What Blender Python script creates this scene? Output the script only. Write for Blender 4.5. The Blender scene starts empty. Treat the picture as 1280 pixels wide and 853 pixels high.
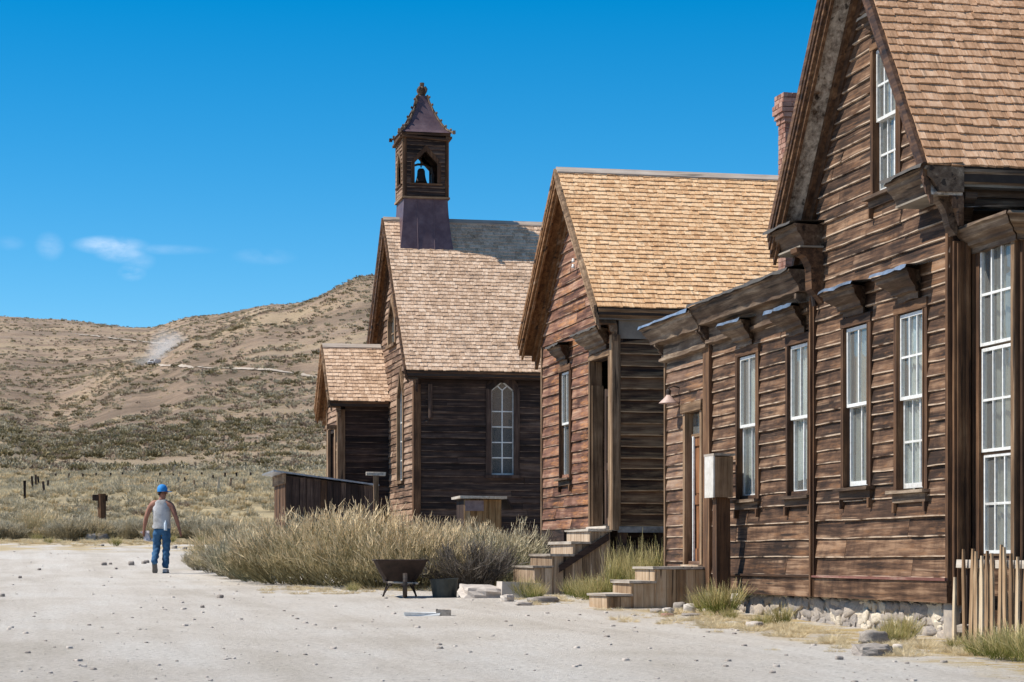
import bpy, bmesh, math, random
import numpy as np
from mathutils import Vector, Matrix, Euler
random.seed(7); rng = np.random.default_rng(7)
S = bpy.context.scene; COL = S.collection
PI = math.pi; R = math.radians
# ------------------------------------------------------------------ camera, sky, sun, exposure
F_ = 2800.0                                   # focal length in photo pixels (1280 wide)
TH = math.atan(610 / F_); SN, CN = math.sin(TH), math.cos(TH)   # the street runs along +Y, camera turned right by TH
cam = bpy.data.cameras.new('camera'); camo = bpy.data.objects.new('camera', cam); COL.objects.link(camo)
camo.location = (0, 0, 0); camo.rotation_euler = (PI/2, 0, -TH)
cam.sensor_width = 36; cam.lens = F_ / 1280 * 36; cam.shift_y = (700 - 426.5) / 1280
cam.clip_start = .5; cam.clip_end = 20000; S.camera = camo
SUN_EL = R(52); SDX, SDY = -.993, .115        # direction towards the sun (horizontal part)
_l = math.hypot(SDX, SDY); SDX /= _l; SDY /= _l
sun = bpy.data.lights.new('sun', 'SUN'); suno = bpy.data.objects.new('sun', sun); COL.objects.link(suno)
sun.energy = 5.0; sun.angle = R(.53); sun.color = (1, .93, .82)
suno.rotation_euler = Vector((SDX*math.cos(SUN_EL), SDY*math.cos(SUN_EL), math.sin(SUN_EL))).to_track_quat('Z', 'Y').to_euler()
W = bpy.data.worlds.new('World'); S.world = W; W.use_nodes = True
S.view_settings.view_transform = 'Standard'; S.view_settings.look = 'None'; S.view_settings.exposure = .36; S.view_settings.gamma = 1
S.cycles.max_bounces = 6; S.cycles.volume_bounces = 3; S.cycles.diffuse_bounces = 3; S.cycles.glossy_bounces = 3; S.cycles.transmission_bounces = 4
S.cycles.transparent_max_bounces = 12; S.cycles.caustics_reflective = False; S.cycles.caustics_refractive = False

def pdir(px, py):
    a = (px-640)/F_; b = (700-py)/F_
    return SN+CN*a, CN-SN*a, b
def PX(px, py, X):      # where the sight line through a photo pixel meets the wall plane x = X
    dx, dy, b = pdir(px, py); t = X/dx; return (t*dy, t*b)
def PY(px, py, Y):
    dx, dy, b = pdir(px, py); t = Y/dy; return (t*dx, t*b)
def PD(px, py, D):      # at depth D
    dx, dy, b = pdir(px, py); return Vector((D*dx, D*dy, D*b))
# ------------------------------------------------------------------ sky
nt = W.node_tree; N = nt.nodes; L = nt.links
bg = N['Background']
sky = N.new('ShaderNodeTexSky'); sky.sky_type = 'NISHITA'; sky.sun_disc = False
sky.sun_elevation = SUN_EL; sky.sun_rotation = math.atan2(SDX, SDY)
sky.altitude = 2500; sky.air_density = 1.0; sky.dust_density = .25; sky.ozone_density = 2.0
hs = N.new('ShaderNodeHueSaturation'); hs.inputs['Hue'].default_value = .491; hs.inputs['Saturation'].default_value = 1.52; hs.inputs['Value'].default_value = 1.08
L.new(sky.outputs[0], hs.inputs['Color'])
tc = N.new('ShaderNodeTexCoord')
ns = N.new('ShaderNodeTexNoise'); ns.inputs['Scale'].default_value = 55; ns.inputs['Detail'].default_value = 6; ns.inputs['Roughness'].default_value = .6
mp = N.new('ShaderNodeMapping'); mp.inputs['Scale'].default_value = (1, 1, 2.2)
L.new(tc.outputs['Generated'], mp.inputs[0]); L.new(mp.outputs[0], ns.inputs['Vector'])
acc = None
def mth(op, a, b=None, nodes=N, links=L, clamp=False):
    m = nodes.new('ShaderNodeMath'); m.operation = op; m.use_clamp = clamp
    for i, v in enumerate((a, b)):
        if v is None: continue
        if isinstance(v, (int, float)): m.inputs[i].default_value = v
        else: links.new(v, m.inputs[i])
    return m.outputs[0]
sep = N.new('ShaderNodeSeparateXYZ'); L.new(tc.outputs['Generated'], sep.inputs[0])
for (cx, cy, wx, wy, st) in ((138, 307, 34, 9, .9), (152, 317, 24, 9, .7), (165, 341, 13, 8, .5), (62, 308, 13, 13, .32), (330, 321, 30, 8, .2), (205, 312, 50, 5, .2), (12, 304, 14, 7, .12), (172, 326, 16, 10, .3)):
    d = Vector(pdir(cx, cy)).normalized()
    # small wisps of cloud far off in the sky, each an ellipse in direction space broken up by noise
    vs = N.new('ShaderNodeVectorMath'); vs.operation = 'SUBTRACT'; L.new(tc.outputs['Generated'], vs.inputs[0]); vs.inputs[1].default_value = d
    vd = N.new('ShaderNodeVectorMath'); vd.operation = 'DOT_PRODUCT'; L.new(vs.outputs[0], vd.inputs[0]); vd.inputs[1].default_value = (CN*F_/wx, -SN*F_/wx, 0)
    vz = N.new('ShaderNodeVectorMath'); vz.operation = 'DOT_PRODUCT'; L.new(vs.outputs[0], vz.inputs[0]); vz.inputs[1].default_value = (0, 0, F_/wy)
    q = mth('ADD', mth('POWER', vd.outputs['Value'], 2), mth('POWER', vz.outputs['Value'], 2))
    m = mth('MULTIPLY', mth('POWER', mth('SUBTRACT', 1, mth('MULTIPLY', q, .45), clamp=True), 1.5), st)
    acc = m if acc is None else mth('MAXIMUM', acc, m)
nr = N.new('ShaderNodeMapRange'); nr.inputs['From Min'].default_value = .30; nr.inputs['From Max'].default_value = .68; L.new(ns.outputs['Fac'], nr.inputs[0])
cl = mth('MULTIPLY', mth('MULTIPLY', acc, nr.outputs[0]), .62)
mix = N.new('ShaderNodeMix'); mix.data_type = 'RGBA'; L.new(cl, mix.inputs['Factor']); L.new(hs.outputs[0], mix.inputs['A']); mix.inputs['B'].default_value = (7.5, 8.2, 9.2, 1)
L.new(mix.outputs['Result'], bg.inputs[0]); bg.inputs[1].default_value = .108

# ------------------------------------------------------------------ objects, meshes
ORG = {}
def tag(o, label=None, cat=None, group=None, kind=None):
    if label: o['label'] = label
    if cat: o['category'] = cat
    if group: o['group'] = group
    if kind: o['kind'] = kind
    return o
def empty(name, loc, label=None, cat=None, group=None, rz=0, rot=None):
    o = bpy.data.objects.new(name, None); COL.objects.link(o); o.empty_display_size = .2
    o.location = loc; o.rotation_euler = rot if rot else (0, 0, rz); ORG[o.name] = Vector(loc) if not (rz or rot) else Vector((0, 0, 0))
    return tag(o, label, cat, group)
def org(o):
    return ORG.get(o.name, Vector((0, 0, 0))) if o else Vector((0, 0, 0))
def link(name, me, parent=None, loc=None, rot=None):
    o = bpy.data.objects.new(name, me); COL.objects.link(o)
    if parent: o.parent = parent; ORG[o.name] = org(parent)
    if loc is not None: o.location = Vector(loc) - (org(parent) if parent else Vector((0, 0, 0)))
    if rot is not None: o.rotation_euler = rot
    return o
class MB:
    def __init__(s): s.v = []; s.f = []; s.e = []; s.r = []
    def add(s, vs, fs, rnd=0., edge=None):
        b = len(s.v); s.v += [tuple(v) for v in vs]; s.f += [tuple(b+i for i in f) for f in fs]
        s.r += [rnd]*len(vs); s.e += list(edge) if edge is not None else [0.]*len(vs); return s
    def box(s, x0, x1, y0, y1, z0, z1, j=0., rnd=0.):
        vs = [(x0,y0,z0),(x1,y0,z0),(x1,y1,z0),(x0,y1,z0),(x0,y0,z1),(x1,y0,z1),(x1,y1,z1),(x0,y1,z1)]
        if j: vs = [tuple(c+random.uniform(-j, j) for c in v) for v in vs]
        return s.add(vs, [(0,3,2,1),(4,5,6,7),(0,1,5,4),(1,2,6,5),(2,3,7,6),(3,0,4,7)], rnd)
    def hexa(s, a, b, rnd=0.):      # two quads of four points
        return s.add(list(a)+list(b), [(3,2,1,0),(4,5,6,7),(0,1,5,4),(1,2,6,5),(2,3,7,6),(3,0,4,7)], rnd)
    def prism(s, poly, fn, a, b, rnd=0.):   # poly of (p,q); fn(p,q,t) -> point
        n = len(poly)
        vs = [fn(p, q, a) for p, q in poly]+[fn(p, q, b) for p, q in poly]
        return s.add(vs, [tuple(range(n-1, -1, -1)), tuple(range(n, 2*n))]+[(i, (i+1) % n, n+(i+1) % n, n+i) for i in range(n)], rnd)
    def tube(s, pts, rad, n=8, rnd=0., caps=True):
        if not hasattr(rad, '__len__'): rad = [rad]*len(pts)
        pts = [Vector(p) for p in pts]; vs = []; fs = []
        for i, p in enumerate(pts):
            t = (pts[min(i+1, len(pts)-1)]-pts[max(i-1, 0)]).normalized()
            u = t.cross(Vector((0, 0, 1)) if abs(t.z) < .9 else Vector((1, 0, 0))).normalized(); w = t.cross(u)
            vs += [p+(u*math.cos(2*PI*k/n)+w*math.sin(2*PI*k/n))*rad[i] for k in range(n)]
        for i in range(len(pts)-1):
            fs += [(i*n+k, i*n+(k+1) % n, (i+1)*n+(k+1) % n, (i+1)*n+k) for k in range(n)]
        if caps: fs += [tuple(range(n-1, -1, -1)), tuple(range((len(pts)-1)*n, len(pts)*n))]
        return s.add(vs, fs, rnd)
    def lathe(s, prof, c, n=12, sx=1, sy=1, rnd=0.):
        vs = []; fs = []
        for (r, z) in prof: vs += [(c[0]+r*sx*math.cos(2*PI*k/n), c[1]+r*sy*math.sin(2*PI*k/n), c[2]+z) for k in range(n)]
        for i in range(len(prof)-1): fs += [(i*n+k, i*n+(k+1) % n, (i+1)*n+(k+1) % n, (i+1)*n+k) for k in range(n)]
        return s.add(vs, fs, rnd)
    def mesh(s, name, mat=None, o=Vector((0, 0, 0)), smooth=False, fix=True):
        me = bpy.data.meshes.new(name)
        me.from_pydata([(v[0]-o.x, v[1]-o.y, v[2]-o.z) for v in s.v], [], s.f)
        if fix and len(s.v) < 4000:
            bm = bmesh.new(); bm.from_mesh(me); bmesh.ops.recalc_face_normals(bm, faces=bm.faces); bm.to_mesh(me); bm.free()
        if any(s.r):
            a = me.attributes.new('rnd', 'FLOAT', 'POINT'); a.data.foreach_set('value', s.r)
        if any(s.e):
            a = me.attributes.new('edge', 'FLOAT', 'POINT'); a.data.foreach_set('value', s.e)
        if mat: me.materials.append(mat)
        if smooth: me.polygons.foreach_set('use_smooth', [True]*len(me.polygons))
        me.update(); return me
    def build(s, name, mat, parent=None, smooth=False, label=None, cat=None, group=None, kind=None, own=None):
        o = link(name, s.mesh(name, mat, Vector(own) if own is not None else org(parent), smooth), parent)
        if own is not None: o.location = own; ORG[o.name] = Vector(own)
        return tag(o, label, cat, group, kind)

# ------------------------------------------------------------------ materials
def newmat(name):
    m = bpy.data.materials.new(name); m.use_nodes = True; nt = m.node_tree
    return m, nt.nodes, nt.links, nt.nodes['Principled BSDF']
def setr(cr, stops):
    e = cr.color_ramp.elements
    while len(e) > 1: e.remove(e[-1])
    e[0].position = stops[0][0]; e[0].color = tuple(stops[0][1])+(1,)
    for p, c in stops[1:]:
        x = e.new(p); x.color = tuple(c)+(1,)
def rndnode(N, L):
    at = N.new('ShaderNodeAttribute'); at.attribute_name = 'rnd'; oi = N.new('ShaderNodeObjectInfo')
    return mth('FRACT', mth('ADD', mth('MULTIPLY', at.outputs['Fac'], 7.31, N, L), oi.outputs['Random'], N, L), None, N, L)
def wood(name, axis, stops, var=.5, patch=None, edge=None, fine=17, crack=.8, n2w=.5, rough=.85, bump=.35, spot=None, rot=None, streak=None):
    """weathered boards: grain stretched along axis, every piece its own tone; patch/edge = bare or bleached wood"""
    m, N, L, b = newmat(name); b.inputs['Roughness'].default_value = rough; b.inputs['Specular IOR Level'].default_value = .25
    tc = N.new('ShaderNodeTexCoord'); mp = N.new('ShaderNodeMapping'); rd = rndnode(N, L)
    sc = {'x': (.9, fine, fine), 'y': (fine, .9, fine), 'z': (fine, fine, .9)}[axis]
    mp.inputs['Scale'].default_value = sc
    if rot: mp.inputs['Rotation'].default_value = rot
    L.new(tc.outputs['Object'], mp.inputs[0])
    wv = mth('MULTIPLY', rd, 37, N, L)
    n1 = N.new('ShaderNodeTexNoise'); n1.noise_dimensions = '4D'; n1.inputs['Scale'].default_value = 1; n1.inputs['Detail'].default_value = 9; n1.inputs['Roughness'].default_value = .70; n1.inputs['Distortion'].default_value = .3
    L.new(mp.outputs[0], n1.inputs['Vector']); L.new(wv, n1.inputs['W'])
    n2 = N.new('ShaderNodeTexNoise'); n2.noise_dimensions = '4D'; n2.inputs['Scale'].default_value = 2.3; n2.inputs['Detail'].default_value = 5; n2.inputs['Roughness'].default_value = .6
    L.new(tc.outputs['Object'], n2.inputs['Vector']); L.new(wv, n2.inputs['W'])
    v = mth('ADD', mth('MULTIPLY', n1.outputs['Fac'], 1.15, N, L), mth('MULTIPLY', n2.outputs['Fac'], n2w, N, L), N, L); v = mth('SUBTRACT', v, .075+n2w*.5, N, L)
    v = mth('ADD', v, mth('MULTIPLY', mth('SUBTRACT', rd, .5, N, L), var*.62, N, L), N, L)
    cr = N.new('ShaderNodeValToRGB'); setr(cr, stops); L.new(v, cr.inputs[0]); c = cr.outputs[0]
    def over(c, fac, col):
        x = N.new('ShaderNodeMix'); x.data_type = 'RGBA'; L.new(fac, x.inputs['Factor']); L.new(c, x.inputs['A'])
        if isinstance(col, tuple): x.inputs['B'].default_value = col+(1,)
        else: L.new(col, x.inputs['B'])
        return x.outputs['Result']
    def rng_(x, a, bb, hi=1.):
        r = N.new('ShaderNodeMapRange'); r.inputs['From Min'].default_value = a; r.inputs['From Max'].default_value = bb; r.inputs['To Max'].default_value = hi; L.new(x, r.inputs[0]); return r.outputs[0]
    if patch:
        n3 = N.new('ShaderNodeTexNoise'); n3.noise_dimensions = '4D'; n3.inputs['Scale'].default_value = 1.; n3.inputs['Detail'].default_value = 6; n3.inputs['Roughness'].default_value = .7
        mp3 = N.new('ShaderNodeMapping'); k = {'x': (.7, 5, 5), 'y': (5, .7, 5), 'z': (5, 5, .7)}[axis]; mp3.inputs['Scale'].default_value = tuple(q*patch[3] for q in k)
        L.new(tc.outputs['Object'], mp3.inputs[0])
        if rot: mp3.inputs['Rotation'].default_value = rot; L.new(mp3.outputs[0], n3.inputs['Vector']); L.new(mth('MULTIPLY', rd, 91, N, L), n3.inputs['W'])
        c = over(c, rng_(n3.outputs['Fac'], patch[1], patch[2], .9), over(c, rng_(n1.outputs['Fac'], .3, .62), patch[0]))
    if spot:
        n5 = N.new('ShaderNodeTexNoise'); n5.inputs['Scale'].default_value = 1.7; n5.inputs['Detail'].default_value = 8; n5.inputs['Roughness'].default_value = .7; gp = N.new('ShaderNodeNewGeometry'); mp5 = N.new('ShaderNodeMapping'); mp5.inputs['Scale'].default_value = (1, 1, .45); L.new(gp.outputs['Position'], mp5.inputs[0]); L.new(mp5.outputs[0], n5.inputs['Vector'])
        c = over(c, rng_(n5.outputs['Fac'], spot[1], spot[2], .85), spot[0])
    if streak:
        mp7 = N.new('ShaderNodeMapping'); k = {'x': (.55, 30, 30), 'y': (30, .55, 30), 'z': (30, 30, .55)}[axis]; mp7.inputs['Scale'].default_value = k; L.new(tc.outputs['Object'], mp7.inputs[0])
        n7 = N.new('ShaderNodeTexNoise'); n7.noise_dimensions = '4D'; n7.inputs['Scale'].default_value = 1; n7.inputs['Detail'].default_value = 4; L.new(mp7.outputs[0], n7.inputs['Vector']); L.new(mth('MULTIPLY', rd, 53, N, L), n7.inputs['W'])
        c = over(c, mth('MULTIPLY', rng_(n7.outputs['Fac'], .56, .66, .75), rng_(n2.outputs['Fac'], .42, .58), N, L), streak)
    if edge:
        ae = N.new('ShaderNodeAttribute'); ae.attribute_name = 'edge'
        n4 = N.new('ShaderNodeTexNoise'); n4.noise_dimensions = '4D'; n4.inputs['Scale'].default_value = 3.2; n4.inputs['Detail'].default_value = 4; L.new(tc.outputs['Object'], n4.inputs['Vector']); L.new(wv, n4.inputs['W'])
        c = over(c, mth('MULTIPLY', rng_(ae.outputs['Fac'], .25, .8), rng_(n4.outputs['Fac'], edge[1], edge[2]), N, L), edge[0])
    if crack:
        mp4 = N.new('ShaderNodeMapping'); k = {'x': (.7, 13, 13), 'y': (13, .7, 13), 'z': (13, 13, .7)}[axis]; mp4.inputs['Scale'].default_value = k; L.new(tc.outputs['Object'], mp4.inputs[0])
        n6 = N.new('ShaderNodeTexNoise'); n6.noise_dimensions = '4D'; n6.inputs['Scale'].default_value = 1; n6.inputs['Detail'].default_value = 3; L.new(mp4.outputs[0], n6.inputs['Vector']); L.new(wv, n6.inputs['W'])
        c = over(c, mth('MULTIPLY', rng_(n6.outputs['Fac'], .62, .66), crack, N, L), (.012, .009, .008))
    L.new(c, b.inputs['Base Color'])
    bp = N.new('ShaderNodeBump'); bp.inputs['Strength'].default_value = bump; bp.inputs['Distance'].default_value = .02; L.new(n1.outputs['Fac'], bp.inputs['Height']); L.new(bp.outputs[0], b.inputs['Normal'])
    return m
def plain(name, c1, c2=None, rough=.7, scale=12, metal=0., bump=.2, thr=(.35, .65), c3=None, spec=.3, dist=.01):
    m, N, L, b = newmat(name); b.inputs['Roughness'].default_value = rough; b.inputs['Metallic'].default_value = metal; b.inputs['Specular IOR Level'].default_value = spec
    tc = N.new('ShaderNodeTexCoord'); n = N.new('ShaderNodeTexNoise'); n.noise_dimensions = '4D'; n.inputs['Scale'].default_value = scale; n.inputs['Detail'].default_value = 8; n.inputs['Roughness'].default_value = .65
    L.new(tc.outputs['Object'], n.inputs['Vector']); rd = rndnode(N, L); L.new(mth('MULTIPLY', rd, 29, N, L), n.inputs['W'])
    cr = N.new('ShaderNodeValToRGB'); c2 = c2 or tuple(x*.7 for x in c1)
    st = [(thr[0], c1), (thr[1], c2)]+([(min(1, thr[1]+.15), c3)] if c3 else [])
    setr(cr, st); v = mth('ADD', n.outputs['Fac'], mth('MULTIPLY', mth('SUBTRACT', rd, .5, N, L), .18, N, L), N, L)
    L.new(v, cr.inputs[0]); L.new(cr.outputs[0], b.inputs['Base Color'])
    bp = N.new('ShaderNodeBump'); bp.inputs['Strength'].default_value = bump; bp.inputs['Distance'].default_value = dist; L.new(n.outputs['Fac'], bp.inputs['Height']); L.new(bp.outputs[0], b.inputs['Normal'])
    return m
BR = [(.28, (.014, .008, .005)), (.42, (.046, .024, .014)), (.56, (.118, .064, .037)), (.74, (.30, .185, .112))]      # dark brown weathered
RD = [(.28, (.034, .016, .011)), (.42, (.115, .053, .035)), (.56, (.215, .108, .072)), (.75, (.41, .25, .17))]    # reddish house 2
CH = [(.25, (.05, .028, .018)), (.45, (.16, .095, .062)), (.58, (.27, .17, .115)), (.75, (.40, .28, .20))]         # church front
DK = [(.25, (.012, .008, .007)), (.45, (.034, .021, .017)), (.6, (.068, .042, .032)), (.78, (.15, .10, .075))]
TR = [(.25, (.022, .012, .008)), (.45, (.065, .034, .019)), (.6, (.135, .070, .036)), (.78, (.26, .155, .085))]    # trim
TN = [(.25, (.06, .035, .02)), (.45, (.17, .105, .06)), (.6, (.29, .19, .115)), (.78, (.42, .31, .20))]              # tan trim
ED = (.60, .46, .34)
M = {}
M['sid_y'] = wood('weathered brown siding', 'y', BR, .30, patch=((.24, .115, .05), .56, .66, 1), edge=(ED, .36, .54), streak=(.34, .22, .14), spot=((.022, .012, .008), .52, .70))
M['sid_x'] = wood('weathered brown siding side', 'x', BR, .5, patch=((.26, .14, .06), .58, .68, 1), edge=(ED, .4, .56))
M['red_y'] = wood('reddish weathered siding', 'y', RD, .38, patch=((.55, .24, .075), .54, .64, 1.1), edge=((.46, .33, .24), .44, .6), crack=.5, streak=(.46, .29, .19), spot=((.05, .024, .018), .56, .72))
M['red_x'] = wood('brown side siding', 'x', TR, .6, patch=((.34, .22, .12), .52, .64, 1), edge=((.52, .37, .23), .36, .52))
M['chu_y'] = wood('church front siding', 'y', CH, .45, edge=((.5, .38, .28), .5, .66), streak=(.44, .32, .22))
M['chu_x'] = wood('church siding darkened for shade', 'x', DK, .45, patch=((.15, .09, .055), .6, .72, 1), edge=((.20, .145, .11), .44, .62))  # darker copy of the front siding, the side's shade put into its colour
M['trim_z'] = wood('brown trim upright', 'z', TR, .3)
M['trim_y'] = wood('brown trim along', 'y', TR, .3)
M['trim_x'] = wood('brown trim across', 'x', TR, .3)
M['tan_z'] = wood('sun bleached trim upright', 'z', TN, .3)
M['tan_y'] = wood('sun bleached trim along', 'y', TN, .3)
M['tan_x'] = wood('sun bleached trim across', 'x', TN, .3)
M['dark_z'] = wood('dark old boards upright', 'z', DK, .6)
M['dark_x'] = wood('dark old boards', 'x', DK, .6)
M['dark_y'] = wood('dark old boards along', 'y', DK, .6)
GR = [(.28, (.026, .016, .010)), (.45, (.085, .055, .036)), (.6, (.19, .135, .092)), (.8, (.42, .33, .24))]
M['crown'] = wood('grey brown moulding', 'y', GR, .35, patch=((.065, .034, .02), .46, .60, .8), rough=.8)
M['crown_x'] = wood('grey brown moulding across', 'x', GR, .35, patch=((.10, .055, .03), .5, .62, .8), rough=.75)
M['crown_z'] = wood('grey brown carving', 'z', GR, .35, rough=.75)
M['paint'] = wood('peeling cream paint on brown soffit', 'y', TR, .2, patch=((.66, .60, .52), .34, .50, 1.3), bump=.7, rot=(R(54), 0, 0))
M['fasc1'] = wood('brown rake board', 'y', TR, .3, rot=(R(54), 0, 0), rough=.6)
M['fasc2'] = wood('orange brown rake board', 'y', [(.25, (.05, .022, .01)), (.45, (.14, .065, .026)), (.6, (.23, .115, .05)), (.78, (.34, .22, .13))], .3, patch=((.34, .27, .2), .56, .7, 1), rot=(R(44), 0, 0))
M['soff'] = plain('pale weathered soffit', (.30, .26, .21), (.17, .14, .11), .8, 3)
SH1 = [(.2, (.25, .14, .075)), (.42, (.42, .24, .135)), (.56, (.54, .33, .20)), (.8, (.72, .50, .34))]
SH2 = [(.2, (.42, .22, .105)), (.42, (.62, .37, .19)), (.56, (.74, .48, .27)), (.8, (.86, .64, .41))]
SH3 = [(.2, (.30, .185, .11)), (.42, (.53, .355, .235)), (.56, (.68, .48, .335)), (.8, (.86, .67, .50))]
M['sh1'] = wood('red brown cedar shingles', 'y', SH1, .42, fine=30, crack=.35, rough=.8, n2w=.2, spot=((.22, .13, .08), .55, .80))
M['sh2'] = wood('fresh golden cedar shingles', 'y', SH2, .42, fine=30, crack=.35, rough=.8, n2w=.2, spot=((.46, .27, .13), .54, .82))
M['sh3'] = wood('grey tan cedar shingles', 'y', SH3, .42, fine=30, crack=.35, rough=.8, n2w=.2, spot=((.30, .21, .15), .54, .80))
M['deck'] = plain('roof underlay', (.05, .035, .025), (.03, .02, .015))
M['ridge'] = wood('pale ridge board', 'x', [(.2, (.25, .19, .15)), (.5, (.42, .35, .29)), (.8, (.58, .5, .43))], .3)
M['white'] = plain('chipped white paint', (.72, .73, .72), (.50, .48, .44), .55, 25, thr=(.42, .72))
M['sashdull'] = plain('dull grey paint', (.42, .41, .38), (.22, .19, .16), .6, 25)
M['curtain'] = plain('old lace curtain', (.80, .79, .75), (.58, .57, .53), .9, 6)
M['blind'] = plain('grey drawn blind', (.40, .37, .32), (.27, .245, .21), .9, 5)
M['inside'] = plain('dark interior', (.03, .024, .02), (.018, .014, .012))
M['tin'] = plain('bare galvanised flashing', (.40, .44, .50), (.18, .19, .2), .35, 8, metal=.6)
M['tar'] = plain('black tar roofing', (.05, .048, .046), (.09, .08, .07), .8, 14)
M['copper'] = plain('purple brown painted sheet metal', (.095, .060, .072), (.165, .115, .128), .5, 4, metal=.2)
M['iron'] = plain('dark iron', (.03, .028, .027), (.06, .045, .038), .6, 18, metal=.3)
M['rust'] = plain('rusty brown steel', (.024, .018, .016), (.052, .034, .028), .65, 10, metal=.2)
M['tub'] = plain('dark green grey steel', (.035, .042, .04), (.07, .075, .068), .5, 8, metal=.3)
M['brick'] = plain('old red brick', (.20, .085, .06), (.42, .26, .20), .9, 10)
M['mortar'] = plain('pale mortar', (.48, .42, .36), (.35, .3, .25), .95, 10)
M['lime'] = plain('cream lime wash', (.70, .62, .50), (.50, .43, .34), .95, 5, thr=(.4, .7), bump=.8, dist=.03)
M['stone'] = plain('grey foundation stone', (.22, .20, .19), (.42, .36, .30), .9, 7, c3=(.50, .42, .33), bump=.5)
M['rock'] = plain('grey brown rock', (.22, .19, .17), (.36, .32, .28), .95, 7, bump=.6)
M['palerock'] = plain('pale flat rock', (.42, .37, .33), (.58, .52, .46), .95, 5, bump=.6)
M['step'] = wood('bleached step boards', 'z', [(.2, (.07, .045, .028)), (.42, (.20, .135, .085)), (.58, (.34, .245, .165)), (.78, (.54, .43, .32))], .6, patch=((.36, .18, .07), .55, .68, 1))
M['steptop'] = wood('grey step treads', 'y', [(.2, (.17, .14, .11)), (.42, (.34, .29, .24)), (.58, (.48, .42, .35)), (.78, (.62, .56, .49))], .4)
M['picket'] = wood('split grey brown pickets', 'z', [(.2, (.16, .095, .05)), (.42, (.34, .22, .125)), (.58, (.48, .35, .22)), (.78, (.62, .50, .35))], .8)
M['door'] = wood('orange brown door', 'z', [(.25, (.07, .03, .015)), (.45, (.18, .075, .03)), (.6, (.28, .125, .055)), (.78, (.38, .22, .12))], .3)
M['lampshade'] = plain('faded pinkish enamel', (.55, .40, .34), (.42, .3, .26), .5, 10)
def glass():
    m, N, L, b = newmat('old window glass'); N.remove(b); out = N['Material Output']
    fr = N.new('ShaderNodeFresnel'); fr.inputs[0].default_value = 1.52
    tr = N.new('ShaderNodeBsdfTransparent'); tr.inputs[0].default_value = (.86, .9, .9, 1); gl = N.new('ShaderNodeBsdfGlossy'); gl.inputs['Roughness'].default_value = .03
    n = N.new('ShaderNodeTexNoise'); n.inputs['Scale'].default_value = 2.4; tc = N.new('ShaderNodeTexCoord'); L.new(tc.outputs['Object'], n.inputs['Vector'])
    bp = N.new('ShaderNodeBump'); bp.inputs['Strength'].default_value = .25; bp.inputs['Distance'].default_value = .02; L.new(n.outputs['Fac'], bp.inputs['Height']); L.new(bp.outputs[0], gl.inputs['Normal'])
    df = N.new('ShaderNodeBsdfDiffuse'); df.inputs[0].default_value = (.45, .44, .42, 1)
    m1 = N.new('ShaderNodeMixShader'); m1.inputs[0].default_value = .16; L.new(tr.outputs[0], m1.inputs[1]); L.new(df.outputs[0], m1.inputs[2])
    m2 = N.new('ShaderNodeMixShader'); gg = N.new('ShaderNodeNewGeometry'); L.new(mth('MULTIPLY', fr.outputs[0], mth('SUBTRACT', 1, gg.outputs['Backfacing'], N, L), N, L), m2.inputs[0]); L.new(m1.outputs[0], m2.inputs[1]); L.new(gl.outputs[0], m2.inputs[2]); L.new(m2.outputs[0], out.inputs[0])
    return m
M['glass'] = glass()

# ------------------------------------------------------------------ terrain: one height field round the camera
def vnoise(x, y, seed=0):
    xi = np.floor(x).astype(np.int64); yi = np.floor(y).astype(np.int64); fx = x-xi; fy = y-yi
    fx = fx*fx*(3-2*fx); fy = fy*fy*(3-2*fy)
    def h(a, b):
        n = (a*374761393+b*668265263+seed*69069) & 0x7fffffff; n = ((n ^ (n >> 13))*1274126177) & 0x7fffffff
        return ((n ^ (n >> 16)) & 0xffff)/65535.
    return (h(xi, yi)*(1-fx)+h(xi+1, yi)*fx)*(1-fy)+(h(xi, yi+1)*(1-fx)+h(xi+1, yi+1)*fx)*fy
def fbm(x, y, o=4, seed=0):
    s = 0; a = .5; t = 0
    for i in range(o): s = s+a*vnoise(x*2**i, y*2**i, seed+i); t += a; a *= .5
    return s/t-.5
NEAR = [(0, -1.0), (10, -.95), (16, -.87), (21, -.765), (27, -.66), (33, -.51), (40, -.38), (45, -.29), (55, .05), (68, .53), (100, 1.6), (130, 3.0)]
COLS = [(-1500, [(200, 600), (400, 560), (800, 480), (1500, 400), (2500, 420), (6000, 520)]),
 (0, [(150, 620), (200, 600), (250, 576), (310, 535), (370, 541), (500, 520), (800, 476), (1100, 437), (1500, 397), (1900, 402), (3000, 440), (6000, 520)]),
 (60, [(150, 619), (200, 601), (300, 572), (360, 560), (450, 546), (600, 516), (800, 480), (1100, 442), (1500, 399), (1900, 404), (3000, 440), (6000, 520)]),
 (180, [(150, 617), (200, 600), (260, 586), (330, 563), (450, 520), (600, 474), (690, 453), (760, 461), (900, 453), (1150, 430), (1500, 410), (1900, 413), (3000, 440), (6000, 520)]),
 (250, [(150, 615), (200, 599), (260, 584), (330, 556), (450, 502), (600, 450), (720, 424), (800, 432), (1100, 412), (1500, 396), (1900, 402), (3000, 440), (6000, 520)]),
 (345, [(150, 614), (200, 598), (260, 583), (330, 552), (450, 490), (600, 432), (760, 386), (840, 393), (1200, 387), (1500, 382), (1900, 385), (3000, 440), (6000, 520)]),
 (465, [(150, 613), (200, 597), (260, 582), (330, 549), (450, 482), (600, 410), (780, 341), (900, 350), (1500, 365), (3000, 440), (6000, 520)]),
 (800, [(150, 613), (200, 597), (330, 547), (450, 478), (600, 400), (800, 322), (900, 335), (1500, 365), (3000, 440), (6000, 520)]),
 (2800, [(200, 600), (400, 530), (600, 470), (1500, 380), (3000, 440), (6000, 520)])]
_lc = np.array([c[0] for c in COLS], float)
_LD = np.linspace(math.log(100), math.log(6000), 300)
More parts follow.
